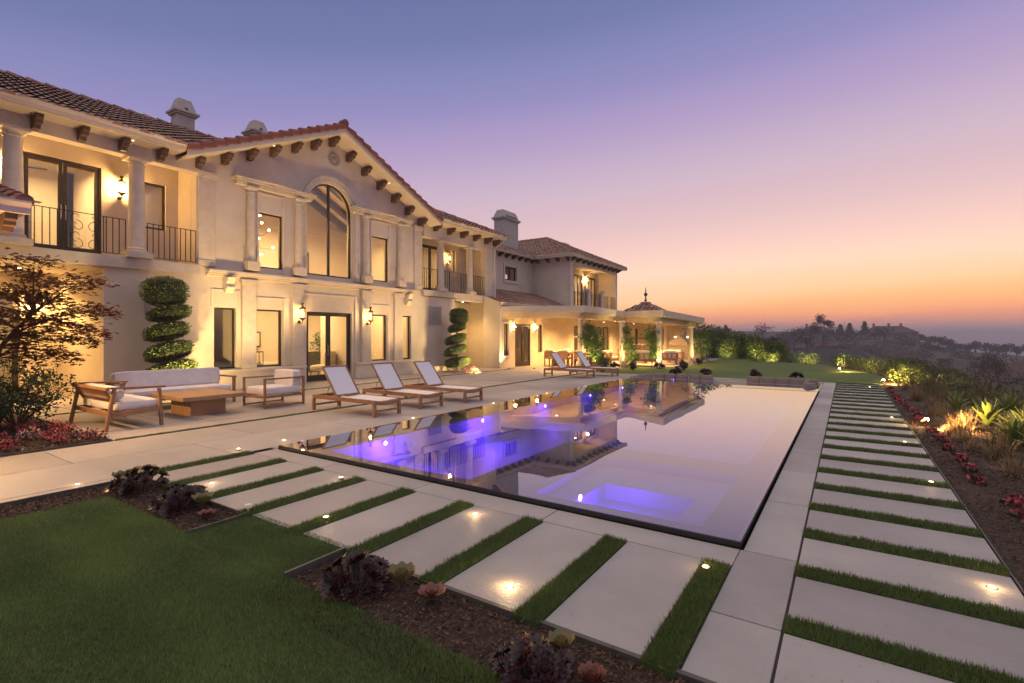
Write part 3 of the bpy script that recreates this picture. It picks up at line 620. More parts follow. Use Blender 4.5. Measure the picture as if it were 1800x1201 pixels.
# arched window
b=MB(); x=FX-.09; fw=.055; y0,y1=10.35,12.2; R0=.925
b.box(x-.07,x,y0,y0+fw,3.68,6.02);b.box(x-.07,x,y1-fw,y1,3.68,6.02);b.box(x-.07,x,y0+fw,y1-fw,3.68,3.68+fw);b.box(x-.07,x,11.275-.035,11.275+.035,3.68+fw,6.02+R0-fw)
for i in range(28):
    a0,a1=math.pi*i/28,math.pi*(i+1)/28; b.ext([(11.275-r*math.cos(a),6.02+r*math.sin(a)) for r,a in ((R0-fw,a0),(R0,a0),(R0,a1),(R0-fw,a1))],0,x-.07,x)
o=mk('arched_window',b,M['bronze'],H); g=MB(); g.ext([(y0+.05,3.72),(y1-.05,3.72)]+[(11.275+(R0-.05)*math.cos(a),6.02+(R0-.05)*math.sin(a)) for a in np.linspace(0,math.pi,24)],0,x-.04,x-.032); mk('pane',g,M['glass'],o)
# sliding doors on the porch, loggia door
for a,c,op in ((28.25,30.3,0),(30.4,31.2,0),(33.0,33.75,0)): window(a,c,0,2.2,-14.2,.08,name='sliding_door')
window(1.65,3.93,0,2.7,-18.55,.12,name='loggia_door',mull=(2.8,),rails=())
# window at the left of the porch french door with stone surround
window(20.42,20.88,.6,2.2,-14.14,.04)
b=MB(); b.box(-14.1,-14.05,20.32,20.98,.48,.6); frame_ring(b,20.42,20.88,.6,2.2,.09,.05,-14.1); mk('window_surround',b,M['stone'],H,bevel=.008)
# blinds in small balcony window
b=MB()
for k in range(30): b.box(-16.50,-16.47,6.0,6.5,4.66+.04*k,4.685+.04*k)
mk('window_blind',b,M['inner'],H)
# --- cornices/fascias, gutters
def gutter(x,y0,y1,z,name='gutter',sx=1):
    b=MB(); P=[(0,-.13),(.05,-.13),(.06,-.06),(.10,-.02),(.12,.0),(.12,.03),(.0,.03)]
    b.ext([(x+sx*p[0],z+p[1]) for p in P],1,y0,y1); mk(name,b,M['trim'],H)
def soffit(x0,x1,y0,y1,z): b=MB(); b.box(x0,x1,y0,y1,z,z+.05); mk('soffit',b,M['trim'],H)
gutter(-14.46,-4,6.28,6.60); soffit(-15.3,-14.46,-4,6.28,6.45); gutter(-14.46,16.26,21.3,6.60); soffit(-15.3,-14.46,16.26,21.3,6.45)
# gable rake boards and sloping soffit
for s in (-1,1):
    e=(GC+s*GH,ZB-.02); a=(GC,ZA-.02)
    b=MB(); b.ext([e,a,(a[0],a[1]+.22),(e[0],e[1]+.22)],0,-14.46,-14.38); mk('rake_board',b,M['trim'],H)
    b=MB(); b.ext([e,a,(a[0],a[1]+.05),(e[0],e[1]+.05)],0,-15.35,-14.46); mk('soffit',b,M['trim'],H)
    g=MB()
    for i in range(15):
        y0=GC+s*(GH+.02-i*GH/15*.985); y1=y0-s*(GH/15+.06); z0=ZB+.21+(ZA-ZB)*i/15; z1=z0+(ZA-ZB)/15-.015
        v=[];n=7
        for (yy,zz,r) in ((y0,z0+.02,.145),(y1,z1,.12)):
            for k in range(n+1):
                an=-.5+(math.pi+1.0)*k/n*.93; v.append((-14.44+r*math.cos(an),yy,zz+r*math.sin(an)-.03))
        tt=rr.random()
        g.add(v,[(k,k+1,n+1+k+1,n+1+k) for k in range(n)]+[tuple(range(n+1))],tt)
    mk('rake_tiles',g,M['rake'],H,smooth=True)
g=MB(); g.tube([(-14.35,GC,ZA+.32),(-14.6,GC,ZA+.33)],[.13,.12],12); mk('ridge_cap',g,M['rake'],H,smooth=True)
# corbels
def corbel(x,y,z,ax=0,L=.42,s=1,wd=.13,k=1):
    P=[(0,0),(L,0),(L,-.09*k),(L*.86,-.12*k),(L*.80,-.19*k),(L*.5,-.20*k),(L*.42,-.28*k),(0,-.28*k)]
    b=MB()
    if ax==0: b.ext([(x+s*p[0],z+p[1]) for p in P],1,y-wd/2,y+wd/2)
    else: b.ext([(y+s*p[0],z+p[1]) for p in P],0,x-wd/2,x+wd/2)
    mk('corbel',b,M['wooddark'],H,bevel=.008)
for y in (-.55,.25,1.05,1.85,2.65,3.45,4.26,5.06,5.89): corbel(-15.05,y,6.45)
for y in (16.5,17.42,18.36,19.3,20.22,20.95): corbel(-15.05,y,6.45,wd=.15)
for y in (6.85,7.6,8.35,9.1,9.84,10.55,11.27,11.99,12.7,13.44,14.19,14.94,15.69): corbel(FX,y,gz(y)-.07,wd=.15,L=.46)
for i in range(9): corbel(-16.8,21.7+i*.72,6.42,L=.36,k=.8)
for i in range(4): corbel(-16.35+i*.72,27.7,6.42,ax=1,L=.36,s=-1,k=.8)
for i in range(10): corbel(-14.1,27.75+i*.82,6.42,L=.38,k=.8)
# --- roofs with barrel tiles
def tileroof(name,p0,p1,up,clip,parent=H,w=.27,l=.42,m='tile',deck=True,seed=1,low=False):
    """p0->p1 along the eave, up: 3d vector eave->ridge; clip(u,v)->bool with metres along eave / slope"""
    r=random.Random(seed); p0=Vector(p0);p1=Vector(p1);E=(p1-p0); Lu=E.length; E.normalize(); upv=Vector(up); Lv=upv.length; Un=upv.normalized(); Nn=E.cross(Un).normalized()
    if Nn.z<0: Nn=-Nn
    g=MB(); nu=int(Lu/w)+1; nv=int(Lv/l)+1; ns=4 if low else 5
    for i in range(nu):
        for j in range(nv):
            uc=(i+.5)*w; vc=(j+.4)*l
            if not clip(uc,vc): continue
            t=r.random(); jit=r.uniform(-.012,.012); o=p0+E*(uc+jit)+Un*(j*l-.04+r.uniform(-.015,.015)); ln=l+.05; v=[]
            for (dv,rad,h) in ((0,w*.45,.040),(ln,w*.40,.012)):
                for k in range(ns+1):
                    a=math.pi*k/ns; v.append(o+Un*dv+E*(-rad*math.cos(a))+Nn*(h+rad*.62*math.sin(a)))
            f=[(k,k+1,ns+2+k,ns+1+k) for k in range(ns)]
            if j==0: f.append(tuple(range(ns+1)))
            g.add(v,f,t)
            if not low:
                o2=o+E*(w/2); v=[]
                for (dv,rad,h) in ((0,w*.30,.045),(ln,w*.26,.02)):
                    for k in range(4):
                        a=math.pi+math.pi*k/3; v.append(o2+Un*dv+E*(-rad*math.cos(a))*1+Nn*(h+rad*.45*math.sin(a)+.03))
                g.add(v,[(k,k+1,5+k,4+k) for k in range(3)],t*.8)
    o=mk(name,g,M[m],parent,smooth=True)
    return o
def roofdeck(polys,parent=H,name='roof_deck'):
    g=MB()
    for p in polys: g.add(p,[tuple(range(len(p)))])
    return mk(name,g,M['tile'],parent)
ZE,ZR=6.56,9.02; XE,XR=-14.40,-20.0
sl=Vector((XR-XE,0,ZR-ZE)); SLv=sl.length
gx=lambda v: v/SLv*(ZR-ZE)   # height above eave
# front left slope: y -4..~11.3, clipped by the gable valley
def clipL(u,v): y=-4+u; return v<SLv and (y<GC-GH+ (gx(v)/(ZA-ZB))*GH+.1)
tileroof('roof',(XE,-4,ZE),(XE,11.3,ZE),sl,clipL,seed=2)
roofdeck([[(XE,-4,ZE),(XE,6.3,ZE),(XR,11.3,ZR),(XR,-4,ZR)],[(XE,16.24,ZE),(XE,21.35,ZE),(XR,16.3,ZR),(XR,11.3,ZR)],[(XE,21.35,ZE),(-25.6,21.35,ZE),(XR,16.3,ZR)],[(-25.6,-4,ZE),(XR,-4,ZR),(XR,16.3,ZR),(-25.6,21.35,ZE)]])
def clipR(u,v): y=11.3+u; return y>GC+GH-(gx(v)/(ZA-ZB))*GH-.1 and v<SLv and y<21.35-(21.35-16.3)*v/SLv
tileroof('roof',(XE,11.3,ZE),(XE,21.5,ZE),sl,clipR,seed=3)
tileroof('roof',(XE,21.35,ZE),(-25.6,21.35,ZE),(0,-5.05,ZR-ZE),lambda u,v: abs(u-5.6)<5.6*(1-v/5.62),seed=4,low=True)
# ridge caps
g=MB(); y=-4
while y<16.3: g.tube([(XR,y,ZR+.03),(XR,y+.46,ZR+.0)],[.14,.12],8,rr.random()); y+=.42
for i in range(14):
    f0,f1=i/14,(i+1.1)/14; P=lambda f:(XE+(XR-XE)*f,21.35-(5.05)*f,ZE+(ZR-ZE)*f+.06); g.tube([P(f0),P(f1)],[.14,.11],8,rr.random())
mk('ridge_tiles',g,M['tile'],H,smooth=True)
# gable cross roof
for s in (-1,1):
    up=Vector((0,-s*GH,ZA-ZB)); L=up.length
    tileroof('gable_roof',(-14.6,GC+s*GH,ZB+.2),(-19.9,GC+s*GH,ZB+.2),up,lambda u,v,L=L: v<L and u<.3+v/L*5.3,seed=5+s,low=True)
roofdeck([[(-14.5,GC-GH,ZB+.18),(-14.5,GC,ZA+.18),(-20,GC,ZA+.18)],[(-14.5,GC+GH,ZB+.18),(-20,GC,ZA+.18),(-14.5,GC,ZA+.18)]])
# connecting roof and far wing hip roof
Z2=6.50
s2=Vector((-4.3,0,1.95)); tileroof('roof',(-16.3,20.6,Z2),(-16.3,31.5,Z2),s2,lambda u,v: v<4.72 and 20.6+u<27.2+v/4.72*4.3,seed=8,low=True); gutter(-16.36,21.35,27.2,Z2+.03); soffit(-16.85,-16.36,21.2,27.2,6.42)
roofdeck([[(-16.3,20.6,Z2),(-16.3,27.3,Z2),(-20.6,31.5,8.45),(-20.6,20.6,8.45)],[(-13.6,27.2,Z2),(-17.9,31.5,8.5),(-24,31.5,8.5),(-24,27.2,Z2)],[(-13.6,27.2,Z2),(-13.6,35.8,Z2),(-17.9,31.5,8.5)],[(-13.6,35.8,Z2),(-24,35.8,Z2),(-24,31.5,8.5),(-17.9,31.5,8.5)]])
tileroof('wing_roof',(-13.6,27.2,Z2),(-22,27.2,Z2),(0,4.3,2.0),lambda u,v: v<4.74 and u>4.3*v/4.74 and (u<2.9+4.3*v/4.74),seed=9)
tileroof('wing_roof',(-13.6,27.2,Z2),(-13.6,35.8,Z2),(-4.3,0,2.0),lambda u,v: v<4.74 and 4.3*v/4.74<u<8.6-4.3*v/4.74,seed=10,low=True)
g=MB()
for a,c in (((-13.6,27.2,Z2),(-17.9,31.5,8.5)),((-17.9,31.5,8.5),(-22,31.5,8.5)),((-13.6,35.8,Z2),(-17.9,31.5,8.5))):
    a=Vector(a);c=Vector(c); n=int((c-a).length/.4)
    for i in range(n): g.tube([a.lerp(c,i/n)+Vector((0,0,.06)),a.lerp(c,(i+1.1)/n)+Vector((0,0,.05))],[.13,.11],7,rr.random())
mk('ridge_tiles',g,M['tile'],H,smooth=True)
b=MB(); P=[(0,-.13),(.05,-.13),(.06,-.06),(.10,-.02),(.12,.0),(.12,.03),(.0,.03)]
b.ext([(27.16-p[0],Z2+.03+p[1]) for p in P],0,-16.3,-13.56); mk('gutter',b,M['trim'],H); gutter(-13.66,27.1,35.9,Z2+.03)
b=MB(); b.box(-16.8,-13.66,27.16,27.7,6.42,6.46); b.box(-14.1,-13.66,27.7,35.8,6.42,6.46); mk('soffit',b,M['trim'],H)
# lean-to roof over the porch wall
lt=Vector((-2.7,0,.98)); Ll=lt.length
tileroof('lean_to_roof',(-14.05,20.2,3.22),(-14.05,27.7,3.22),lt,lambda u,v: v<Ll and u>.1 and (u>.95 or v<.95),seed=11)
roofdeck([[(-14.05,21.1,3.2),(-14.05,27.7,3.2),(-16.75,27.7,4.18),(-16.75,21.1,4.18)],[(-14.05,20.2,3.2),(-14.05,21.1,3.2),(-15.04,21.1,3.56),(-15.04,20.2,3.56)]])
b=MB(); b.ext([(-14.05,3.0),(-15.04,3.0),(-15.04,3.58),(-14.05,3.22)],1,20.12,20.2); mk('gable_end',b,M['plaster'],H); gutter(-14.1,20.12,27.7,3.22)
# chimneys
def chimney(x0,x1,y0,y1,z0,zt,cap=.62):
    b=MB(); zc=zt-cap; b.box(x0,x1,y0,y1,z0,zc)
    b.box(x0-.07,x1+.07,y0-.07,y1+.07,zc,zc+.07); b.box(x0-.13,x1+.13,y0-.13,y1+.13,zc+.07,zc+.15)
    i=min(.18,(x1-x0)*.17); b.hexa([(x0-.05,y0-.05,zc+.15),(x1+.05,y0-.05,zc+.15),(x1+.05,y1+.05,zc+.15),(x0-.05,y1+.05,zc+.15)],[(x0+i,y0+i,zt),(x1-i,y0+i,zt),(x1-i,y1-i,zt),(x0+i,y1-i,zt)])
    o=mk('chimney',b,M['concrete'],H,bevel=.01); b=MB(); b.box(x1-.06,x1+.045,y0+.25,y1-.25,zc+.2,zc+.27); mk('chimney_vent',b,M['dark'],o)
chimney(-20.75,-20.25,8.5,9.1,8.4,10.32,.62); chimney(-20.8,-20.2,11.3,11.9,8.4,10.5,.6); chimney(-18.0,-17.3,25.1,26.75,6.3,9.3,.62); chimney(-18.3,-17.4,33.2,34.4,7,8.55,.5)
# downpipe
b=MB(); b.tube([(-14.6,21.15,6.5),(-14.6,21.15,6.35),(-15.02,20.95,6.05),(-15.02,20.95,.05)],.045,8); mk('downpipe',b,M['trim'],H,smooth=True)
b=MB(); b.tube([(-14.05,27.62,6.5),(-14.05,27.62,3.1)],.04,8); mk('downpipe',b,M['trim'],H,smooth=True)
# --- railings
def scroll(c,r,turn,a0,ax=0,x=0,th=.008):
    pts=[]
    for i in range(15):
        f=i/14; rad=r*(1-.72*f); a=a0+turn*f*4.4; pts.append((x,c[0]+rad*math.cos(a),c[1]+rad*math.sin(a)))
    return pts
def railing(y0,y1,z0,x=FX,panel=None,h=.95,sp=.125,r=.0085):
    b=MB(); b.bar((x,y0,z0+h),(x,y1,z0+h),.035,.014); b.bar((x,y0,z0+.07),(x,y1,z0+.07),.02,.014)
    n=max(2,int((y1-y0)/sp)); 
    for i in range(n+1):
        y=y0+(y1-y0)*i/n
        if panel and panel[0]<y<panel[1]: continue
        b.box(x-r,x+r,y-r,y+r,z0+.07,z0+h)
        if i%2: b.lathe([(.006,-.02),(.017,0),(.006,.02)],(x,y,z0+(.28 if i%4==1 else h-.14)),6)
    o=mk('balcony_railing',b,M['iron'],H)
    if panel:
        s=MB(); yc=(panel[0]+panel[1])/2; hw=(panel[1]-panel[0])/2
        for zz in (.19,.40,.62,.83):
            for sg in (-1,1):
                s.tube(scroll((yc+sg*hw*.48,z0+zz),hw*.42,sg,math.pi/2*(1 if zz in(.19,.62) else -1),x=x),.007,4)
        for sg in (-1,1): s.box(x-r,x+r,yc+sg*hw-r,yc+sg*hw+r,z0+.07,z0+h)
        mk('scroll_panel',s,M['iron'],o)
railing(3.35,5.2,3.58,panel=(4.05,4.75)); railing(5.68,6.85,3.58); railing(.95,2.9,3.58); railing(15.9,16.85,3.58); railing(17.27,18.95,3.58,panel=(17.7,18.5)); railing(19.35,20.33,3.58)
railing(28.15,30.1,3.42,-14.15,panel=(28.5,29.1)); railing(30.5,32.3,3.42,-14.15); railing(32.65,34.9,3.42,-14.15,panel=(33.6,34.2))
for y in (30.3,32.47):
    b=MB(); b.box(-14.28,-14.02,y-.16,y+.16,3.42,4.5); b.box(-14.34,-13.96,y-.21,y+.21,4.5,4.6); mk('balcony_pier',b,M['stone'],H)
# --- interiors
b=MB()
b.box(-19.7,-19.5,5,16,0,8.7); b.box(-19.5,-15.49,7.0,7.15,0,6.4); b.box(-19.5,-15.49,8.1,8.25,0,3.3); b.box(-19.5,-15.49,15.5,15.63,0,6.4); b.box(-19.5,-15.49,7.1,15.5,3.3,3.5); b.box(-17.4,-15.49,12.45,12.55,0,3.3)
b.ext([(7.1,6.3),(GC,8.45),(GC,8.55),(7.1,6.4)],0,-19.5,-15.49); b.ext([(15.6,6.3),(15.6,6.4),(GC,8.55),(GC,8.45)],0,-19.5,-15.49); b.box(-19.5,-19.4,7,15.6,6,6.4)
b.box(-19.6,-19.5,-1,6.8,3.5,6.5); b.box(-19.5,-16.56,6.65,6.75,3.5,6.5); b.box(-19.5,-16.56,5.35,5.45,3.5,6.5);b.box(-19.5,-16.56,-1,-.9,3.5,6.5); b.box(-19.5,-16.56,-1,6.7,6.48,6.52)
b.box(-19.5,-16.66,15.7,15.8,3.5,6.5); b.box(-19.6,-19.5,15.7,20.6,3.5,6.5); b.box(-19.5,-16.66,20.5,20.6,3.5,6.5); b.box(-19.5,-16.66,15.7,20.6,6.45,6.5);
b.box(-19,-18.9,21.1,37,0,3); b.box(-19,-14.36,27.6,27.75,0,3); b.box(-19,-14.36,21.2,37,2.95,3.05)
b.box(-19,-18.9,28,35.2,3.4,6.4); b.box(-18.9,-15.76,28,28.1,3.4,6.4); b.box(-18.9,-15.76,35.1,35.2,3.4,6.4); b.box(-18.9,-15.76,28,35.2,6.3,6.4)
b.box(-21.5,-21.4,-1,5,0,3.2); b.box(-21.4,-18.8,-1,5,3.2,3.25)
mk('interior_wall',b,M['inner'],H)
b=MB(); b.box(-19.5,-15.3,7.1,15.5,-.02,.01); b.box(-19.5,-15.49,7.15,15.5,3.5,3.56); b.box(-19.5,-16.56,-1,6.7,3.5,3.56); b.box(-19.5,-16.66,15.8,20.5,3.5,3.56); b.box(-19,-14.36,21.1,37,-.02,.004); b.box(-18.9,-15.76,28.1,35.1,3.36,3.42); b.box(-21.4,-18.5,-1,5,-.03,.002); mk('interior_floor',b,M['floorin'],H)
b=MB()
for x in (-16.2,-17.2,-18.2,-19.1):
    b.ext([(7.3,6.15),(GC,8.15),(GC,8.4),(7.3,6.4)],0,x-.11,x+.11); b.ext([(15.4,6.15),(15.4,6.4),(GC,8.4),(GC,8.15)],0,x-.11,x+.11)
mk('ceiling_beam',b,M['beam'],H)
b=MB(); b.box(-19.38,-19.3,12.8,14.6,.0,.9); b.box(-19.5,-19.4,12.9,13.3,3.5,5.2); b.box(-19.55,-19.45,3.6,4.4,3.5,5.4); mk('wall_decor',b,M['dark'],H,)
b=MB(); b.box(-18.6,-18.2,7.2,8.05,0,2.2)
for L in ((-17.5,11.3,3.0,62,1.2),(-17.3,14.3,3.0,42,.8),(-16.3,14.9,2.9,12,.4),(-17.5,9.4,3.0,28,.8),(-17.2,11.3,5.9,125,1.4),(-17.0,14.0,5.6,30,.8),(-17.2,8.6,5.6,36,.8),(-18,4.2,6.2,55,1.2),(-18,6.1,6.0,10,.5),(-18,17.6,6.2,60,1.2),(-18,0,6.2,40,1),(-17,22.5,2.6,45,1),(-16.8,31,2.6,110,1.8),(-17,29.5,6,60,1),(-17,33,6,40,1),(-20,2.8,2.8,40,1)):
    lamp('room_light','AREA',(L[0],L[1],L[2]),L[3],(1,.64,.27),L[4],parent=H)
# furniture seen through the glass
ch=thing('armchair','cream boucle armchair inside behind the double doors','chair',(-16.6,11.95,0.012),R(-60))
b=MB(); b.cushion(-.38,.38,-.36,.36,.26,.48,.4); b.cushion(-.38,.38,.2,.42,.40,1.0,.5); mk('upholstery',b,M['cream'],ch,world=False,smooth='full'); b=MB()
for sx in (-.3,.3):
    for sy in (-.28,.28): b.tube([(sx,sy,.3),(sx*1.1,sy*1.1,0)],.02,6)
mk('leg_frame',b,M['dark'],ch,world=False)
ch=thing('console_table','white stone console with glowing shelf edge inside behind the doors','table',(-18.3,10.5,.012))
b=MB(); b.box(-.3,.3,-.9,.9,.5,.56); b.box(-.3,.3,-.9,.9,.15,.2); b.box(-.28,.28,-.85,-.75,0,.5); b.box(-.28,.28,.75,.85,0,.5); mk('shelves',b,M['inner'],ch,world=False); b=MB(); b.box(.301,.31,-.9,.9,.44,.49); mk('led_strip',b,M['led'],ch,world=False)
t=thing('potted_plant','dark round vases on a low table inside the window left of the lantern','vase',(-16.4,9.05,.45)); b=MB()
for dx,dy,s in ((0,0,1),(.2,.22,.8),(-.1,.35,.7)): b.lathe([(.0,0),(.10*s,.02),(.16*s,.14*s),(.13*s,.26*s),(.05*s,.30*s),(.06*s,.34*s)],(dx,dy,0),14)
mk('vase',b,M['stone2'],t,world=False,smooth=True); b=MB(); b.box(-.4,.4,-.3,.6,-.44,-.02); mk('low_table',b,M['dark'],t,world=False)
t=thing('chandelier','bare-bulb branching chandelier glowing in the upper left window','chandelier',(-16.7,9.35,4.9)); b=MB(); b.tube([(0,0,-.5),(0,0,1.2)],.012,6); g=MB(); r_=random.Random(5)
for k in range(17):
    a=k*2.4; L=.2+.42*r_.random(); z=-.75+.105*k; e=(L*math.cos(a),L*math.sin(a),z+.1); b.tube([(0,0,z*.7),(e[0]*.6,e[1]*.6,z*.8),e],.007,5); g.lathe([(0,0),(.04,.03),(.04,.06),(0,.09)],e,8)
mk('arm',b,M['iron'],t,world=False); mk('bulb',g,M['bulb'],t,world=False)
t=thing('ceiling_fan','ceiling fan with a bowl light in the room behind the upper left balcony doors','fan',(-17.8,3.6,5.95)); b=MB(); b.tube([(0,0,.05),(0,0,.5)],.02,6); b.lathe([(.0,-.12),(.12,-.08),(.13,.06),(0,.08)],(0,0,0),12)
for k in range(5): a=k*1.2566; b.bar((.12*math.cos(a),.12*math.sin(a),.02),(.72*math.cos(a),.72*math.sin(a),.03),.13,.012)
mk('blades',b,M['iron'],t,world=False); b=MB(); b.lathe([(0,-.22),(.10,-.17),(.14,-.10),(0,-.09)],(0,0,0),14); mk('bowl_light',b,M['shade'],t,world=False)
t=thing('downlight','round recessed ceiling light glowing behind the upper left balcony doors','light',(-17.6,4.9,6.47)); b=MB(); b.lathe([(.09,0),(.09,-.012),(0,-.014)],(0,0,0),14); mk('lens',b,M['lens'],t,world=False)
t=thing('indoor_plant','bushy green plant in a pot inside behind the right-hand door leaf','plant',(-18.2,13.2,0.012)); b=MB(); b.lathe([(.18,0),(.24,.5),(.22,.5),(0,.45)],(0,0,0),14); mk('pot',b,M['dark'],t,world=False)
V,T=cloud((-18.2,13.2,1.2),.45,.45,.6,500,.16,.9,asp=.3); mkfast('foliage',V,4,T,M['bamboo'],t)
t=thing('stair_railing','dark indoor stair railing seen through the window left of the lantern','railing',(-17.6,9.3,0.012)); b=MB(); b.bar((0,-.9,1.0),(0,.9,1.0),.04,.04)
for k in range(13): b.box(-.01,.01,-.9+.15*k-.01,-.9+.15*k+.01,0,.98)
mk('bars',b,M['iron'],t,world=False)
for (y,z,w_,h_) in ((9.2,1.5,.5,.7),(10.9,1.45,.45,.62),(12.9,4.6,.7,1.0)):
    t=thing('picture_frame','framed picture on the indoor back wall '+('left of the doors' if y<10 else 'seen through the left door leaf' if y<12 else 'of the upper room right of the arch'),'picture',(-19.38,y,z)); b=MB(); b.box(-.02,.02,-w_/2,w_/2,-h_/2,h_/2); mk('frame',b,M['dark'],t,world=False); b=MB(); b.box(.021,.024,-w_/2+.06,w_/2-.06,-h_/2+.06,h_/2-.06); mk('print',b,M['inner'],t,world=False)
t=thing('pendant_light','small glowing glass pendant inside the window right of the double doors','light',(-16.0,13.35,2.0)); b=MB(); b.lathe([(.03,-.28),(.07,-.22),(.03,.05),(.0,.06)],(0,0,0),10); mk('glass_shade',b,M['bulb'],t,world=False,smooth=True); b=MB(); b.tube([(0,0,.05),(0,0,1.2)],.006,5); mk('cord',b,M['iron'],t,world=False)
# --- wall lanterns
def lantern(x,y,z,label,power,s=1.0,sx=1):
    t=thing('wall_lantern',label,'lantern',(x,y,z),0,'bronze wall lanterns'); t.scale=(s,s,s); c=(.20*sx,0,0)
    b=MB(); b.lathe([(.0,0),(.055,.005),(.055,.03),(.02,.05),(0,.05)],(0,0,0),12); b.v=[(v[2],v[1],v[0]-.28) for v in b.v]; b.tube([(.02,0,-.28),(.12*sx,0,-.33),(.20*sx,0,-.30),(.20*sx,0,-.24)],.014,6)
    b.tube([(.02,0,.02),(.11,0,.02)],.01,6); mk('bracket',b,M['bronze'],t,world=False)
    b=MB(); b.lathe([(.0,-.25),(.03,-.24),(.05,-.20),(.10,-.18),(.11,-.15),(.085,-.14)],c,10); b.lathe([(.095,.13),(.12,.15),(.10,.18),(.045,.21),(.02,.25),(.045,.30),(.05,.33),(.0,.36)],c,10)
    for k in range(8):
        a=k*math.pi/4; b.tube([(c[0]+.088*math.cos(a),.088*math.sin(a),-.15),(c[0]+.088*math.cos(a),.088*math.sin(a),.14)],.006,4)
    mk('cage',b,M['bronze'],t,world=False,smooth=True)
    b=MB()
    for k in range(3):
        a=k*2.09; b.lathe([(.008,-.04),(.016,0),(.005,.05)],(c[0]+.03*math.cos(a),.03*math.sin(a),0),6)
    mk('candle_bulbs',b,M['bulb'],t,world=False); lamp('glow','POINT',(0,0,0),power,WARM,.05).parent=t; t.children[-1].location=(.20*sx,0,0)
    for c_ in t.children:
        if c_.type=='LIGHT': c_.location=(.20*sx,0,0)
    return t
lantern(-15.1,9.98,2.33,'bronze lantern on the pilaster left of the double doors',18); lantern(-15.1,12.82,2.33,'bronze lantern on the pilaster right of the double doors',18)
lantern(-16.3,5.43,5.55,'lantern on the upper left balcony wall between door and small window',70,.9); lantern(-16.3,3.02,5.55,'lantern at the far left of the upper balcony, half behind a column',80,.9)
lantern(-16.4,18.9,5.4,'unlit-looking lantern on the upper right loggia wall beside the narrow window',14,.9)
lantern(-14.1,21.3,2.05,'lantern on the porch wall left of the french doors',24,.75); lantern(-14.1,23.45,2.05,'lantern on the porch wall right of the french doors',24,.75)
lantern(-15.5,32.75,5.5,'bright lantern on the balcony wall of the far wing',70,.9); lantern(-18.5,3.75+.35,2.35,'bright lantern in the ground-floor loggia behind the maple',90,1.1)
# ceiling lamps that wash the loggias (recessed cans)
def can(x,y,z,p,label,aim=None,spot=130,lm='lens',lr=.05):
    t=thing('recessed_light',label,'light',(x,y,z),0,'recessed ceiling lights'); b=MB(); b.lathe([(lr,-.002),(lr,-.008),(.0,-.006)],(0,0,0),14); mk('lens',b,M[lm],t,world=False)
    lamp('glow','SPOT',(x,y,z-.03),p,WARM,.06,parent=t,spot=spot,blend=.7,aim=aim or (x,y,0))
can(-17.0,1.2,3.27,260,'recessed light in the ceiling of the left ground-floor loggia, near end'); can(-17.0,3.6,3.27,260,'recessed light in the ceiling of the left ground-floor loggia, far end')
can(-15.9,19.5,3.27,105,'recessed light over the lower recess beside the downpipe')
# in-ground wash lights in front of the facade
def uplight(x,y,p,label,aim,spot=75,col=WARM2,z=.0):
    t=thing('ground_uplight',label,'light',(x,y,z),0,'small uplights aimed at the facade and plants'); b=MB(); b.lathe([(.06,-.02),(.06,.02),(.045,.025),(.045,.01)],(0,0,0),14); mk('housing',b,M['bronze'],t,world=False); b=MB(); b.lathe([(.045,.012),(0,.014)],(0,0,0),14); mk('lens',b,M['lens'],t,world=False)
    lamp('beam','SPOT',(x,y,z+.05),p,col,.04,parent=t,spot=spot,blend=.9,aim=aim)

# near garden wing at the far left (only its eave corner is in view)
GW=thing('garden_wing','single-storey wing whose tiled eave corner juts in at the upper left','building',(-12,0,0))
b=MB(); b.box(-14.6,-11.15,-8,2.0,0,3.52); mk('wall',b,M['plaster'],GW)
b=MB(); b.box(-14.6,-10.72,-8,2.30,3.50,3.56); mk('soffit',b,M['trim'],GW)
b=MB(); P=[(0,-.16),(.05,-.16),(.06,-.08),(.11,-.02),(.13,.0),(.13,.03),(.0,.03)]; b.ext([(-10.72+p[0],3.66+p[1]) for p in P],1,-8,2.40); mk('gutter',b,M['trim'],GW)
b=MB(); b.ext([(-10.73,3.5),(-10.73,3.62),(-12.9,4.2),(-12.9,3.5)],1,2.28,2.36); mk('rake_board',b,M['trim'],GW)
for y in (2.2,1.1,0.0): 
    b=MB(); b.ext([(-11.15+p[0],3.5+p[1]) for p in ((0,0),(.40,0),(.40,-.09),(.33,-.12),(.31,-.18),(.2,-.19),(.17,-.26),(0,-.26))],1,y-.07,y+.07); mk('corbel',b,M['wooddark'],GW)
tileroof('roof',(-10.70,-7,3.66),(-10.70,2.34,3.66),(-2.4,0,.65),lambda u,v: v<2.45,parent=GW,seed=33)
b=MB(); b.add([(-10.7,-8,3.64),(-10.7,2.34,3.64),(-13.1,2.34,4.29),(-13.1,-8,4.29)],[(0,1,2,3)]); mk('roof_deck',b,M['tile'],GW)
g=MB()
for i in range(6): g.tube([(-10.66-.4*i,2.34,3.70+.108*i),(-11.1-.4*i,2.34,3.81+.108*i)],[.11,.085],9,rr.random())
mk('rake_tiles',g,M['rake'],GW,smooth=True)
lantern(-11.15,1.35,2.2,'lantern on the garden wing wall just outside the left edge',420)

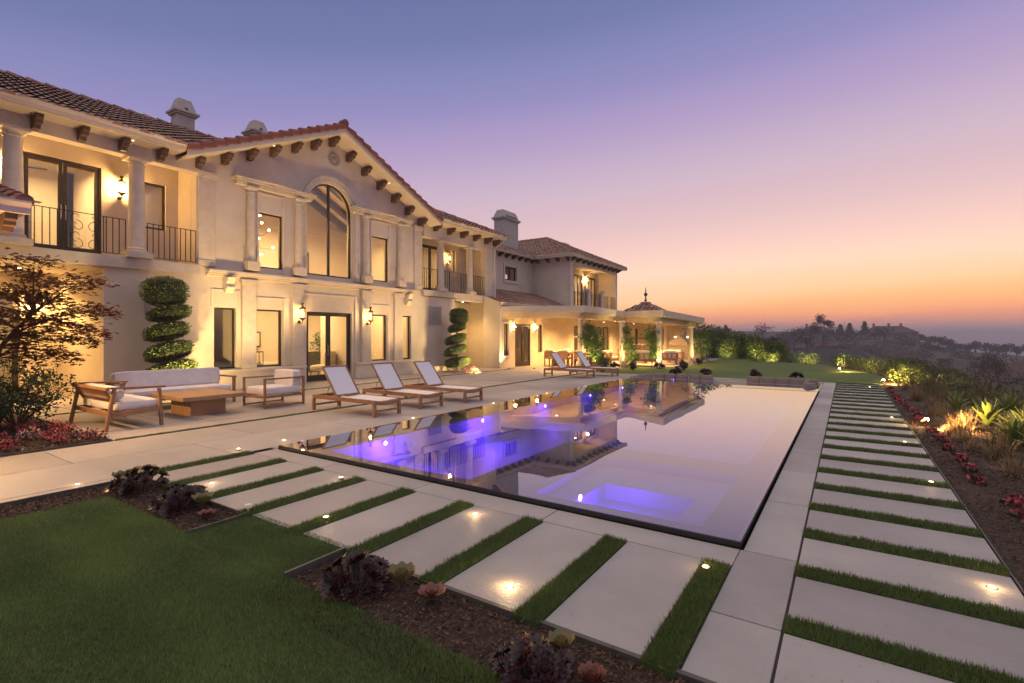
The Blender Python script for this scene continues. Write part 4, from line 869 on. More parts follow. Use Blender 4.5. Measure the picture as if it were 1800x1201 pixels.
for i,y in enumerate((5.2,8.9,13.6,18.4)):
    zz=6.44 if i in (0,3) else gz(y)-.06
    can(-14.75,y,zz,190,'added eave light washing the terrace, '+ORD[i]+' from the left',aim=(-9.2,y+.6,0),spot=105,lm='shade',lr=.03)  # eave lights are added to warm the terrace, no such fixtures are known
uplight(-13.0,7.1,40,'uplight behind the sofa, right of the left topiary',(-15.2,7.6,4.4),90)
uplight(-12.9,8.2,120,'uplight between sofa and box-frame armchair',(-15.2,8.6,4.6),90)
uplight(-12.9,14.3,120,'uplight behind the third lounger',(-15.2,13.6,5.0),90)
uplight(-13.3,11.9,22,'uplight on the terrace in front of the double doors',(-15.2,11.3,6.5),80)
uplight(-13.15,17.3,110,'uplight beside the flowers of the right topiary',(-15.2,17.1,2.0),165,(1,.66,.24))
uplight(-13.6,20.2,60,'uplight near the downpipe',(-15.4,19.6,4.5),95)
uplight(-13.2,5.85,135,'uplight directly in front of the spiral topiary, behind the sofa',(-15.2,5.75,1.9),165,(1,.66,.24))
# ================================================================ PORCH
P=thing('porch_pavilion','flat-roofed open porch with round columns and small tiled pyramid roof beside the house','porch',(-11,25,0))
# roof slab: (x,y,ztop)
RP=[(-14.3,20.2,3.03),(-10.3,21.75,3.03),(-9.85,25.9,2.90),(-7.35,24.25,2.84),(-7.1,31.6,2.66),(-9.7,37.6,2.6),(-14.3,37.6,2.9)]
def slabpoly(mb,pts,t): 
    n=len(pts); v=[(p[0],p[1],p[2]-t) for p in pts]+[tuple(p) for p in pts]
    cx=sum(p[0] for p in pts)/n; 
    mb.add(v,[(i,(i+1)%n,n+(i+1)%n,n+i) for i in range(n)])
def inset(pts,d,dz):
    out=[];n=len(pts)
    for i,p in enumerate(pts):
        a=Vector(pts[i-1][:2]);c=Vector(p[:2]);e=Vector(pts[(i+1)%n][:2]); n1=(c-a).normalized();n2=(e-c).normalized(); n1=Vector((-n1.y,n1.x));n2=Vector((-n2.y,n2.x)); m=(n1+n2)/max(.4,(1+n1.dot(n2))); q=c+m*d; out.append((q.x,q.y,p[2]+dz))
    return out
b=MB(); slabpoly(b,RP,.30); tris=[(0,1,2),(0,2,6),(2,3,4),(2,4,5),(2,5,6)]
for dz in (0,-.30): b.add([(p[0],p[1],p[2]+dz) for p in RP],[t for t in tris])
q=inset(RP,.10,-.30); slabpoly(b,q,.06); mk('roof_slab',b,M['trim'],P,bevel=0)
q=inset(RP,.42,-.36); b=MB(); n=len(q)
for i in range(n-1):
    a,c=q[i],q[i+1]; 
    if i in (0,1,2,3,4): b.hexa([(a[0],a[1],a[2]-.2),(c[0],c[1],c[2]-.2),(c[0]-.01,c[1]+.22,c[2]-.2),(a[0]-.01,a[1]+.22,a[2]-.2)],[(a[0],a[1],a[2]+.1),(c[0],c[1],c[2]+.1),(c[0]-.01,c[1]+.22,c[2]+.1),(a[0]-.01,a[1]+.22,a[2]+.1)])
mk('beam',b,M['trim'],P)
b=MB(); q=inset(RP,.5,-.34); b.add([tuple(p) for p in q],tris); mk('ceiling',b,M['plaster'],P)
for (x,y,zt) in ((-10.75,22.2,2.46),(-9.7,24.9,2.36),(-7.75,24.85,2.32),(-7.65,30.6,2.16),(-9.0,30.2,2.2),(-9.4,35.9,2.2)): column(y,0,zt,.145,x,ped=.12,parent=P)
# pyramid roof and finial
pa=Vector((-10.95,32.3,3.78)); B4=[(-12.1,31.15,3.12),(-9.8,31.15,3.12),(-9.8,33.45,3.12),(-12.1,33.45,3.12)]
g=MB()
for i in range(4):
    a=Vector(B4[i]);c=Vector(B4[(i+1)%4]); m=(a+c)/2; up=pa-m; L=up.length; W_=(c-a).length
    tileroof('pyramid_roof',a,c,up,lambda u,v,L=L,W_=W_: v<L and W_/2*v/L<u<W_-W_/2*v/L,parent=P,seed=20+i,low=True)
    g.add([a,c,pa],[(0,1,2)])
mk('pyramid_deck',g,M['wooddark'],P)
b=MB(); b.box(-11.9,-10.0,31.35,33.25,2.55,3.12); mk('pyramid_drum',b,M['trim'],P)
b=MB(); b.lathe([(.05,0),(.03,.10),(.09,.16),(.09,.20),(.03,.26),(.07,.34),(.02,.40),(.11,.52),(.13,.58),(.04,.68),(.025,.9),(.0,1.1)],tuple(pa-Vector((0,0,.05))),12); mk('finial',b,M['bronze'],P,smooth=True)
# outdoor kitchen and living wall at the back
b=MB(); b.box(-14.1,-9.2,36.95,37.2,0,2.5); mk('back_wall',b,M['plaster'],P)
b=MB(); b.box(-12.9,-11.5,36.5,36.94,1.35,1.42); mk('mantel_shelf',b,M['wooddark'],P); b=MB(); b.box(-13.3,-13.15,36.85,36.94,.9,2.1);b.box(-11.2,-11.05,36.85,36.94,.9,2.1); mk('wall_post',b,M['bronze'],P)
b=MB(); b.box(-10.4,-9.3,36.90,36.94,1.45,1.53); mk('shelf_light',b,M['led'],P)
for (x,y,p,lb) in ((-12.4,22.8,75,'left bay near the french doors'),(-12.2,25.0,80,'bay over the dining table'),(-12.3,28.6,90,'bay before the sliding doors'),(-10.9,27.0,80,'middle of the ceiling above the lounge chairs'),(-9.0,27.4,90,'right bay between the two end columns'),(-9.4,32.5,110,'bay in front of the pizza oven'),(-12.2,33.5,120,'bay in front of the mantel shelf')):
    can(x,y,2.60 if y<26 else 2.42,p*4.4,'recessed light in the porch ceiling, '+lb,spot=150)
# dining table + chairs
t=thing('dining_table','long teak dining table with white runner on the porch beside the french doors','table',(-11.75,23.55,0)); 
b=MB(); b.box(-1.25,1.25,-.48,.48,.70,.75); mk('tabletop',b,M['teak'],t,world=False,bevel=.01)
for sx in (-1.1,1.1):
    b=MB(); b.box(sx-.05,sx+.05,-.38,.38,0,.70); mk('leg',b,M['teak'],t,world=False)
def dchair():
    t=thing('dining_chair','','chair',(0,0,0),0,'teak dining chairs round the porch table')
    b=MB(); b.box(-.26,.26,-.26,.26,.40,.44); mk('seat',b,M['teak'],t,world=False)
    for sx in (-.24,.24):
        for sy in (-.24,.24):
            b=MB(); b.box(sx-.025,sx+.025,sy-.025,sy+.025,0,.66 if sy<0 else .80); mk('leg',b,M['teak'],t,world=False)
    b=MB(); b.box(-.26,.26,.22,.25,.50,.80); b.box(-.27,-.22,-.26,.26,.62,.66); b.box(.22,.27,-.26,.26,.62,.66); mk('backrest',b,M['teak'],t,world=False)
    b=MB(); b.cushion(-.25,.25,-.25,.22,.44,.53); b.cushion(-.22,.22,.08,.2,.52,.88,.5); mk('cushion',b,M['cush'],t,world=False,smooth='full'); return t
dc=dchair(); first=True
for i,(x,y,rz,lb) in enumerate(((-12.75,22.85,180,'near side of the porch table, nearest the house'),(-11.9,22.8,180,'near side of the porch table, middle'),(-11.05,22.85,180,'near side of the porch table, nearest the column'),(-12.6,24.3,0,'far side of the porch table, nearest the house'),(-11.7,24.3,0,'far side of the porch table, middle'),(-10.9,24.3,0,'far side of the porch table, nearest the column'))):
    l='teak dining chair on the '+lb
    if i==0: dc.location=(x,y,0); dc.rotation_euler[2]=R(rz); dc['label']=l
    else: dup(dc,(x,y,0),R(rz),l)
t=thing('place_settings','white runner and low dishes laid along the porch dining table','table linen',(-11.75,23.55,.752)); b=MB(); b.box(-1.2,1.2,-.16,.16,0,.006); mk('runner',b,M['cush'],t,world=False)
b=MB(); 
for k in range(6): b.lathe([(.0,.0),(.10,.01),(.13,.05),(.11,.02),(0,.015)],(-1.0+.4*k,.30*(-1)**k,.0),12)
mk('dish',b,M['petal'],t,world=False)
# porch lounge furniture (teak frames, cream cushions)
def lounge(w,label,loc,rz,group='teak lounge seats on the porch'):
    t=thing('lounge_sofa' if w>1 else 'lounge_chair',label,'sofa' if w>1 else 'armchair',loc,R(rz),group)
    for sx in (-w/2,w/2):
        b=MB(); 
        for sy in (-.38,.34): b.box(sx-.035,sx+.035,sy-.035,sy+.035,0,.62)
        b.box(sx-.045,sx+.045,-.42,.40,.62,.65); b.box(sx-.02,sx+.02,-.38,.34,.24,.30); mk('arm_frame',b,M['teak'],t,world=False)
    b=MB(); b.box(-w/2,w/2,-.40,.36,.24,.29); b.box(-w/2,w/2,.33,.37,.30,.36); b.box(-w/2,w/2,.35,.39,.62,.66)
    for k in range(int(w/.32)+2): x=-w/2+.03+(w-.06)*k/(int(w/.32)+1); b.box(x-.03,x+.03,.36,.385,.3,.64)
    mk('frame',b,M['teak'],t,world=False)
    b=MB(); b.cushion(-w/2+.04,w/2-.04,-.40,.32,.29,.45); b.cushion(-w/2+.05,w/2-.05,.10,.34,.42,.80,.35); mk('cushion',b,M['cush'],t,world=False,smooth='full'); return t
lounge(1.9,'teak sofa seen from behind between the two middle porch columns',(-9.2,26.3,0),180); lounge(.85,'teak lounge chair behind the leafy second column',(-10.9,26.1,0),160)
lounge(.8,'teak lounge chair to the right of the third column, left of the pair',(-8.15,27.9,0),200); lounge(.8,'teak lounge chair beside the farthest front column, right of the pair',(-8.2,29.4,0),190); lounge(2.3,'long sofa with brown back cushions against the back wall under the mantel',(-11.9,33.2,0),0)
for i,x in enumerate((-12.6,-11.9,-11.2)): 
    t=thing('back_pillow','large brown pillow on the back sofa of the porch, '+ORD[i]+' from the left','pillow',(x,33.35,.46),0,'brown pillows on the back porch sofa'); b=MB(); b.cushion(-.34,.34,-.09,.09,0,.55,.35); mk('cover',b,M['pillow'],t,world=False,smooth='full')
t=thing('coffee_table','low pale table among the porch lounge chairs','table',(-10.0,28.3,0)); b=MB(); b.box(-.6,.6,-.4,.4,.32,.38); mk('tabletop',b,M['stone'],t,world=False,bevel=.01); b=MB(); b.box(-.4,.4,-.25,.25,0,.319); mk('pedestal',b,M['stone'],t,world=False)
t=thing('pizza_oven','stone pizza oven with pitched top and thin dark flue on the outdoor kitchen counter','oven',(-8.9,34.6,0)); b=MB(); b.box(-1.5,1.1,-.4,.4,0,.92); mk('counter_base',b,M['stone'],t,world=False); b=MB(); b.box(-1.55,1.15,-.45,.45,.92,.98); mk('countertop',b,M['trim'],t,world=False)
b=MB(); b.ext([(-1.1,.99),(.1,.99),(.1,1.15),(-.45,1.62),(-1.1,1.15)],1,-.35,.35); mk('oven_body',b,M['stone'],t,world=False); b=MB(); b.tube([(.25,0,.98),(.25,0,2.3)],.05,10); b.lathe([(.05,0),(.16,.03),(0,.10)],(.25,0,1.6),10); mk('flue',b,M['bronze'],t,world=False); b=MB(); b.box(.45,1.05,-.35,.35,.981,1.35); mk('grill',b,M['chrome'],t,world=False)
t=thing('potted_tree','thin potted tree in a dark planter beside the sliding doors','plant',(-12.1,26.6,0)); b=MB(); b.lathe([(.16,0),(.24,.45),(.22,.45),(.0,.40)],(0,0,0),16); mk('planter',b,M['dark'],t,world=False); b=MB()
for k in range(6): a=k*1.05; b.tube([(0,0,.4),(.1*math.cos(a),.1*math.sin(a),1.0),(.42*math.cos(a),.42*math.sin(a),1.7)],[.02,.014,.004],5)
mk('stem',b,M['bark'],t,world=False); V,T=cloud((-12.1,26.6,1.65),.5,.5,.5,500,.10,.9,asp=.35); mkfast('foliage',V,4,T,M['bamboo'],t)
# ================================================================ FURNITURE
# sun loungers (local: x along length, foot +x ; y width)
def lounger():
    t=thing('sun_lounger','','sun lounger',(0,0,0),0,'teak sun loungers with white slings beside the pool')
    Lh,Wh=.99,.325
    b=MB()
    for s in (-1,1): b.box(-Lh,Lh,s*Wh-.02,s*Wh+.02,.25,.33)
    b.box(-Lh,-Lh+.04,-Wh+.021,Wh-.021,.25,.325); b.box(-.25,-.21,-Wh+.021,Wh-.021,.25,.30)
    n=10; P=[(y,.325-.035*math.cos(y/Wh*1.5)) for y in np.linspace(-Wh+.021,Wh-.021,n)]; b.ext([(p[0],p[1]-.08) for p in P]+[(p[0],p[1]) for p in P[::-1]],0,Lh-.05,Lh)
    mk('frame',b,M['teak'],t,world=False,bevel=.006)
    for sx in (-Lh+.03,Lh-.03):
        for s in (-1,1): b=MB(); b.box(sx-.031,sx+.031,s*(Wh)-.03,s*Wh+.03,0,.25); mk('leg',b,M['teak'],t,world=False,bevel=.005)
        b=MB(); b.box(sx-.015,sx+.015,-Wh+.031,Wh-.031,.09,.13); mk('stretcher',b,M['teak'],t,world=False)
    b=MB(); vs=[];
    for i in range(9):
        for j in range(7): y=-Wh+.03+(2*Wh-.06)*j/6; vs.append((-.24+(Lh+.19)*i/8,y,.322-.02*math.cos(y/Wh*1.5)))
    b.add(vs,[(i*7+j,(i+1)*7+j,(i+1)*7+j+1,i*7+j+1) for i in range(8) for j in range(6)]); mk('seat_sling',b,M['mesh'],t,world=False,smooth='full')
    a=Vector((-.24,0,.335)); d=Vector((-math.cos(R(52)),0,math.sin(R(52)))); nrm=Vector((d.z,0,-d.x)); Lb=.76
    b=MB()
    for s in (-1,1): b.bar(a+Vector((0,s*(Wh-.03),0)),a+d*Lb+Vector((0,s*(Wh-.03),0)),.035,.035,up=nrm)
    b.bar(a+d*(Lb-.01)+Vector((0,-Wh+.05,0)),a+d*(Lb-.01)+Vector((0,Wh-.05,0)),.035,.035); b.bar(a+d*.01+Vector((0,-Wh+.05,0)),a+d*.01+Vector((0,Wh-.05,0)),.03,.03)
    bo=mk('backrest',b,M['teak'],t,world=False,bevel=.005)
    b=MB(); w=Wh-.047; q=[a+d*.03+Vector((0,-w,0)),a+d*.03+Vector((0,w,0)),a+d*(Lb-.03)+Vector((0,w,0)),a+d*(Lb-.03)+Vector((0,-w,0))]; b.hexa([p-nrm*.004 for p in q],[p+nrm*.004 for p in q]); mk('back_sling',b,M['mesh'],bo,world=False)
    b=MB(); 
    for s in (-1,1): b.tube([a+d*.42+Vector((0,s*.2,-.01)),(-.72,s*.2,.29)],.008,5)
    b.tube([(-.72,-.2,.29),(-.72,.2,.29)],.008,5)
    mk('support_rod',b,M['chrome'],t,world=False); return t
l0=lounger(); l0.location=(-8.63,7.02,0); l0['label']='nearest teak sun lounger with white sling, closest to the sitting group'
dup(l0,(-8.66,8.37,0),R(-2),'second teak sun lounger from the camera along the pool'); dup(l0,(-8.5,9.63,0),R(1.2),'third teak sun lounger, behind the first two along the pool')
dup(l0,(-8.95,17.45,0),R(2),'far teak sun lounger on the left, in front of the porch dining table',scale=(.93,1,1)); dup(l0,(-8.5,18.75,0),R(2),'farthest teak sun lounger on the right, nearest the porch column',scale=(.93,1,1))
# slatted low armchair (wide), back towards the camera.  local y+ = facing
t=thing('slatted_armchair','low wide teak armchair with slatted back, bolster and white seat cushion, seen from behind','armchair',(-11.08,3.65,0))
Wd=.83
for s in (-1,1):
    b=MB(); b.bar((s*Wd,-.42,0),(s*(Wd-.0),-.30,.70),.05,.07,up=(1,0,0)); mk('leg',b,M['teak'],t,world=False,bevel=.006)
    b=MB(); b.bar((s*Wd,.40,0),(s*Wd,.36,.66),.05,.07,up=(1,0,0)); mk('leg',b,M['teak'],t,world=False,bevel=.006)
    b=MB(); b.bar((s*Wd,-.40,.715),(s*Wd,.46,.685),.06,.035); mk('armrest',b,M['teak'],t,world=False,bevel=.006)
b=MB(); 
for s in (-1,1): b.bar((s*(Wd-.0),-.34,.26),(s*(Wd-.0),.38,.30),.04,.08)
b.bar((-Wd,-.345,.27),(Wd,-.345,.27),.04,.08); b.bar((-Wd,.36,.30),(Wd,.36,.30),.04,.07); b.bar((-Wd-.02,-.40,.70),(Wd+.02,-.40,.70),.045,.05)
mk('frame',b,M['teak'],t,world=False,bevel=.006)
b=MB()
for k in range(22): x=-Wd+.10+(2*Wd-.2)*k/21; b.bar((x,-.40,.675),(x+.0,-.17,.29),.022,.022)
mk('back_slats',b,M['teak'],t,world=False)
b=MB(); b.cushion(-Wd+.05,Wd-.05,-.28,.40,.31,.47,.14,ez=.14); mk('seat_cushion',b,M['cush'],t,world=False,smooth='full')
b=MB(); n=14; b.tube([(-Wd+.03+(2*Wd-.06)*i/n,-.22,.60) for i in range(n+1)],[.06,.115]+[.125]*(n-3)+[.115,.06],18); mk('bolster',b,M['cush'],t,world=False,smooth='full')
# teak sofa against the wall, faces +x
t=thing('teak_sofa','long teak sofa with thick white back and seat cushions in front of the spiral topiary','sofa',(-12.72,5.28,0)); HL=1.12
for s in (-1,1):
    b=MB(); 
    for x in (-.38,.42): b.box(x-.03,x+.03,s*HL-.03,s*HL+.03,0,.60)
    mk('arm_legs',b,M['teak'],t,world=False,bevel=.005); b=MB(); b.box(-.44,.47,s*HL-.045,s*HL+.045,.60,.635); mk('armrest',b,M['teak'],t,world=False,bevel=.006)
b=MB(); b.box(.39,.43,-HL+.031,HL-.031,.20,.28); b.box(-.41,-.37,-HL+.031,HL-.031,.20,.28)
for s in (-1,1): b.box(-.369,.389,s*HL-.02,s*HL+.02,.20,.28)
b.box(-.42,-.38,-HL+.031,HL-.031,.55,.62); mk('frame',b,M['teak'],t,world=False,bevel=.005)
b=MB(); b.cushion(-.36,.46,-HL+.05,HL-.05,.28,.44,.10,ez=.13); mk('seat_cushion',b,M['cush'],t,world=False,smooth='full')
b=MB(); b.cushion(-.38,-.13,-HL+.04,HL-.04,.43,.82,.10,ez=.11,rot=Matrix.Rotation(R(-6),3,'Y')); mk('back_cushion',b,M['cush'],t,world=False,smooth='full')
# box frame armchair, faces -y
t=thing('box_armchair','square box-frame teak armchair with white seat and back cushions beside the double doors','armchair',(-11.02,6.65,0)); a=.42
b=MB()
for s in (-1,1):
    for y in (-.47,.47): b.box(s*a-.022,s*a+.022,y-.022,y+.022,0,.66)
    b.box(s*a-.022,s*a+.022,-.447,.447,.62,.655); b.box(s*a-.022,s*a+.022,-.447,.447,.02,.055)
b.box(-a+.023,a-.023,-.49,-.45,.22,.27); b.box(-a+.023,a-.023,.45,.49,.22,.27); b.box(-a+.023,a-.023,.45,.49,.62,.655)
for s in (-1,1): b.box(s*a-.018,s*a+.018,-.447,.447,.22,.27)
mk('frame',b,M['teak'],t,world=False,bevel=.004)
b=MB(); b.cushion(-a+.03,a-.03,-.46,.44,.27,.45,.14,ez=.14); mk('seat_cushion',b,M['cush'],t,world=False,smooth='full'); b=MB(); b.cushion(-a+.04,a-.04,.22,.44,.43,.80,.16,ez=.15); mk('back_cushion',b,M['cush'],t,world=False,smooth='full')
# coffee table
t=thing('teak_coffee_table','solid teak coffee table with thick overhanging top on a block base','table',(-11.2,5.1,0))
b=MB(); b.box(-.72,.72,-.60,.60,.335,.415); mk('tabletop',b,M['teaktab'],t,world=False,bevel=.006); b=MB(); b.box(-.42,.42,-.34,.34,0,.334); mk('base',b,M['teaktab'],t,world=False,bevel=.006)
# ================================================================ PLANTS near
def spiral(x,y,tiers,label,lp):
    t=thing('spiral_topiary',label,'topiary',(x,y,0)); b=MB(); b.tube([(x,y,0),(x,y,tiers[0][0])],.035,8); mk('trunk',b,M['bark'],t)
    Vs=[];Ts=[];c=MB()
    for k,(z,r,h,sx,tl) in enumerate(tiers):
        n=int(9500*r*r+1500*h); d=rand_dirs(n); 
        ex=np.array([r,r,h]); rr_=1.04-.20*rng.random((n,1)); fl=d.copy(); fl[:,2]=np.sign(d[:,2])*np.abs(d[:,2])**(.75); p=fl*rr_*ex*(1+.03*np.sin(d[:,:1]*11+k))
        if tl!=0: p[:,2]+=p[:,0]*tl+p[:,1]*tl*.5
        P=p+np.array([x+sx*.3,y+sx*.5,z]); D=unit(d*.7+rand_dirs(n)*.6); U=unit(np.cross(D,rand_dirs(n))); L=.030+.026*rng.random(n)
        Vs.append(rot_leaves(P,D,U,L,L*.6)); Ts.append(rng.random(n))
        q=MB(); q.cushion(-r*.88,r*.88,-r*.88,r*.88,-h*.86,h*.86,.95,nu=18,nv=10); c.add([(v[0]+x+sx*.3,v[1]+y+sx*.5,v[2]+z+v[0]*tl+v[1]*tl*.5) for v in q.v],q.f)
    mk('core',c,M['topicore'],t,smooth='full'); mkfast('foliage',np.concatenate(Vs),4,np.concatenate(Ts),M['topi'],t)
spiral(-14.2,5.75,[(2.70,.50,.36,-.10,.0),(2.16,.46,.17,.06,.22),(1.70,.48,.20,-.04,.24),(1.20,.51,.22,.04,.26),(.72,.54,.22,.12,.24),(.30,.50,.17,.0,.1)],'tall spiral topiary behind the sofa against the left part of the wall',0)
spiral(-14.35,17.2,[(2.45,.42,.36,.15,0),(1.95,.40,.18,.0,.2),(1.44,.47,.21,-.10,.24),(.94,.50,.22,-.12,.25),(.42,.55,.22,.0,.12)],'spiral topiary with a ring of flowers, beside the stone plaque',0)
def flowers(name,pts,label,cat,group,m='bego',n=34,r=.10,h=.10,z=0.0):
    t=thing(name,label,cat,(pts[0],pts[1],z),0,group)
    V,T=cloud((pts[0],pts[1],z+h*.35),r,r,h*.5,n*2,.045,.9,asp=.75,outward=.5); mkfast('leaves',V,4,T,M['begol'],t)
    V,T=cloud((pts[0],pts[1],z+h*.62),r*.85,r*.85,h*.42,n*2,.026,.5,asp=1.0,outward=.3); mkfast('blooms',V,4,T,M[m],t); return t
r_=random.Random(11)
k=0
fl=[(1.23,8.62,'bright cluster ahead of the spotlight'),(1.30,6.62,'with pink blooms'),(1.32,5.9,'lone clump'),(1.28,5.1,'pink clump nearest the camera'),(1.22,7.4,'small low clump'),(1.25,8.0,''),(1.2,9.3,''),(1.18,10.1,''),(1.2,10.9,''),(1.12,12.3,''),(1.14,12.9,''),(1.12,13.6,''),(1.14,14.3,''),(1.1,15.1,''),(1.1,15.9,''),(1.08,16.8,''),(1.08,17.7,''),(1.1,18.6,''),(1.35,6.25,''),(1.36,5.5,'')]
fl.sort(key=lambda a:a[1])
for i,(x,y,_) in enumerate(fl): flowers('begonia',(x+r_.uniform(-.04,.04),y),'red begonia clump in the right-hand mulch bed, '+ORD[i]+' from the camera','flower','begonias along the right-hand mulch bed',m='bego',n=26+int(14*r_.random()),r=r_.uniform(.06,.10),h=r_.uniform(.08,.12),z=-.02)
i=0
for x in (-9.75,-10.15,-10.55,-10.95,-11.4,-11.9):
    for y in (2.85,2.45,2.0):
        if y<2.2 and x<-10.9: i+=1; continue
        xx=x+r_.uniform(-.1,.1); yy=y+r_.uniform(-.1,.1)
        flowers('begonia',(xx,yy),('white-pink' if i%4==3 else 'red')+' begonia clump under the rose, row '+ORD[[2.85,2.45,2.0].index(y)]+' from terrace, '+ORD[[-9.75,-10.15,-10.55,-10.95,-11.4,-11.9].index(x)]+' from the bed tip','flower','begonias in the left bed',m='begow' if i%4==3 else 'bego',n=50,r=.17,h=.17,z=-.03); i+=1
for i in range(9):
    a=i/8*math.pi*1.3-1.0; flowers('begonia',(-14.15+.68*math.cos(a),17.1+.75*math.sin(a)),'red and pink flower clump, '+ORD[i]+' in the ring round the right spiral topiary','flower','flowers round the right topiary',n=34,r=.16,h=.2,m='bego' if i%3 else 'begow')
# rose bush and japanese maple
def stems(b,base,n,h,sp,r0=.012):
    tips=[]
    for k in range(n):
        a=r_.uniform(0,6.28); L=h*r_.uniform(.6,1); s=sp*r_.uniform(.4,1); p1=Vector(base)+Vector((s*.4*math.cos(a),s*.4*math.sin(a),L*.5)); p2=Vector(base)+Vector((s*math.cos(a),s*math.sin(a),L)); b.tube([base,p1,p2],[r0,r0*.7,r0*.3],5); tips.append(p2)
    return tips
def rosebush(base,n,h,sp,label,nl):
    t=thing('rose_bush',label,'rose bush',base,0,None); b=MB(); tips=stems(b,base,n,h,sp); mk('stem',b,M['bark'],t); Vs=[];Ts=[]
    for p in tips+[(Vector(base)+(q-Vector(base))*.6) for q in tips]:
        V,T=cloud(tuple(p),.17,.17,.15,nl,.052,.9,asp=.6,outward=.4); Vs.append(V);Ts.append(T)
    mkfast('foliage',np.concatenate(Vs),4,np.concatenate(Ts),M['rose'],t); return t,tips
def bloom(t,c,r):
    b=MB()
    for k in range(5):
        rr_=r*(1-.16*k); n=8; 
        for j in range(n):
            a=j*6.283/n+k*.4; D=Vector((math.cos(a),math.sin(a),.2+.5*k)).normalized(); sd=Vector((-math.sin(a),math.cos(a),0)); c0=Vector(c); b.add([c0,c0+D*rr_*.6+sd*rr_*.45,c0+D*rr_+Vector((0,0,rr_*.2)),c0+D*rr_*.6-sd*rr_*.45],[(0,1,2,3)])
    mk('bloom',b,M['petal'],t,smooth='full')
t,tips=rosebush((-11.9,2.5,-.03),26,.95,.75,'leafy rose bush with white blooms at the left edge of the terrace',60)
for c in ((-10.85,2.75,.40),(-12.3,2.7,.92),(-11.7,2.2,.75),(-12.5,3.0,1.02)): bloom(t,c,.075)
rosebush((-13.0,2.5,-.03),16,1.15,.7,'denser green rose bush left of the flowering one under the maple',60)
mtr=thing('japanese_maple','dark red japanese maple with layered leaf sprays at the left edge','tree',(-13.6,2.2,-.03)); b=MB()
def U_(x,y,d):
    xc=(x-900)/885*d; return Vector((-.5534*d+.8329*xc,.8329*d+.5534*xc,1.6-(y-590)/885*d))
BR=[]
root=Vector((-13.6,2.2,-.03)); k1=Vector((-13.25,2.55,1.35)); k2=Vector((-12.75,2.9,2.0)); b.tube([root,root*.5+k1*.5+Vector((.1,0,-.1)),k1],[.06,.05,.042],8)
sprays=[(60,455,9.6,.42),(30,470,9.2,.4),(75,490,9.9,.45),(155,490,9.5,.42),(120,500,9.7,.5),(15,520,9.4,.5),(185,543,9.6,.33),(150,548,9.8,.4),(60,515,9.5,.5),(100,530,9.4,.45),(160,580,9.3,.33),(125,572,9.8,.45),(45,560,9.2,.5),(80,590,9.6,.5),(150,597,9.6,.3),(110,625,9.5,.33),(70,612,9.2,.45),(20,590,9.6,.5),(30,625,9.3,.4),(-30,500,9.3,.6),(-40,560,9.5,.6),(-80,530,9.6,.7),(90,560,9.2,.4),(5,545,9.9,.4)]
Vs=[];Ts=[]
def mapleleaves(C,rx,n):
    out=[]; P=np.array(C)+rng.normal(size=(n,3))*np.array([rx*.42,rx*.42,.055]); 
    for k in range(n):
        pass
    base=rng.random(n)*6.28; tl=rng.random(n)
    for j in range(5):
        a=base+(j-2)*.62; D=unit(np.stack([np.cos(a),np.sin(a),-.25-.25*rng.random(n)],1)); Up=unit(np.cross(D,np.tile([0,0,1.],(n,1))+rand_dirs(n)*.3)); L=(.105 if j==2 else .085 if j in(1,3) else .055)*(.8+.4*rng.random(n)); out.append(rot_leaves(P,D,Up,L,L*.36)); Ts.append(np.clip(tl+.1*rng.random(n),0,1))
    return np.concatenate(out)
for (x,y,d,r) in sprays:
    C=U_(x,y,d); j=k1.lerp(k2,r_.random()) if y>540 else k2; mid=j.lerp(C,.55)+Vector((0,0,.06)); b.tube([j,mid,C],[.02,.012,.004],5); 
    out=C+ (C-j).normalized()*r*.3; Vs.append(mapleleaves(C,r,62)); Vs.append(mapleleaves(mid,r*.9,18)); Vs.append(mapleleaves(C+Vector((r*.6,r*.35,-.07)),r*.45,30)); Vs.append(mapleleaves(C+Vector((-r*.6,-r*.35,.06)),r*.5,28))
b.tube([k1,k1.lerp(k2,.5)+Vector((0,0,.05)),k2],[.042,.03,.022],7); mk('trunk',b,M['bark'],mtr,smooth=True)
mkfast('foliage',np.concatenate(Vs),4,np.concatenate(Ts),M['maple'],mtr)
# rosettes
def rosette(mb,c,r,n,rings,m_t=(0,1),up=.35,cup=.5,wd=.36,ax=Vector((0,0,1))):
    q=Vector((0,0,1)).rotation_difference(ax).to_matrix()
    for k in range(rings):
        f=k/max(1,rings-1); el=up+cup*f*1.4; L=r*(1-.62*f)
        for j in range(n):
            a=j*6.283/n+k*.55+r_.uniform(-.08,.08); D=Vector((math.cos(a)*math.cos(el),math.sin(a)*math.cos(el),math.sin(el))); sd=Vector((-math.sin(a),math.cos(a),0)); nn=sd.cross(D)
            if nn.z<0: nn=-nn
            p=[Vector((0,0,0)),D*L*.35+sd*L*wd*.55,D*L*.78+sd*L*wd*.9+nn*L*.08,D*L+nn*L*.20,D*L*.78-sd*L*wd*.9+nn*L*.08,D*L*.35-sd*L*wd*.55,D*L*.62-nn*L*.04]
            p=[Vector(c)+q@v for v in p]; t=r_.uniform(*m_t)*(1 if k<rings-1 else .9)
            mb.add(p,[(0,1,6),(1,2,6),(2,3,6),(3,4,6),(4,5,6),(5,0,6)],t)
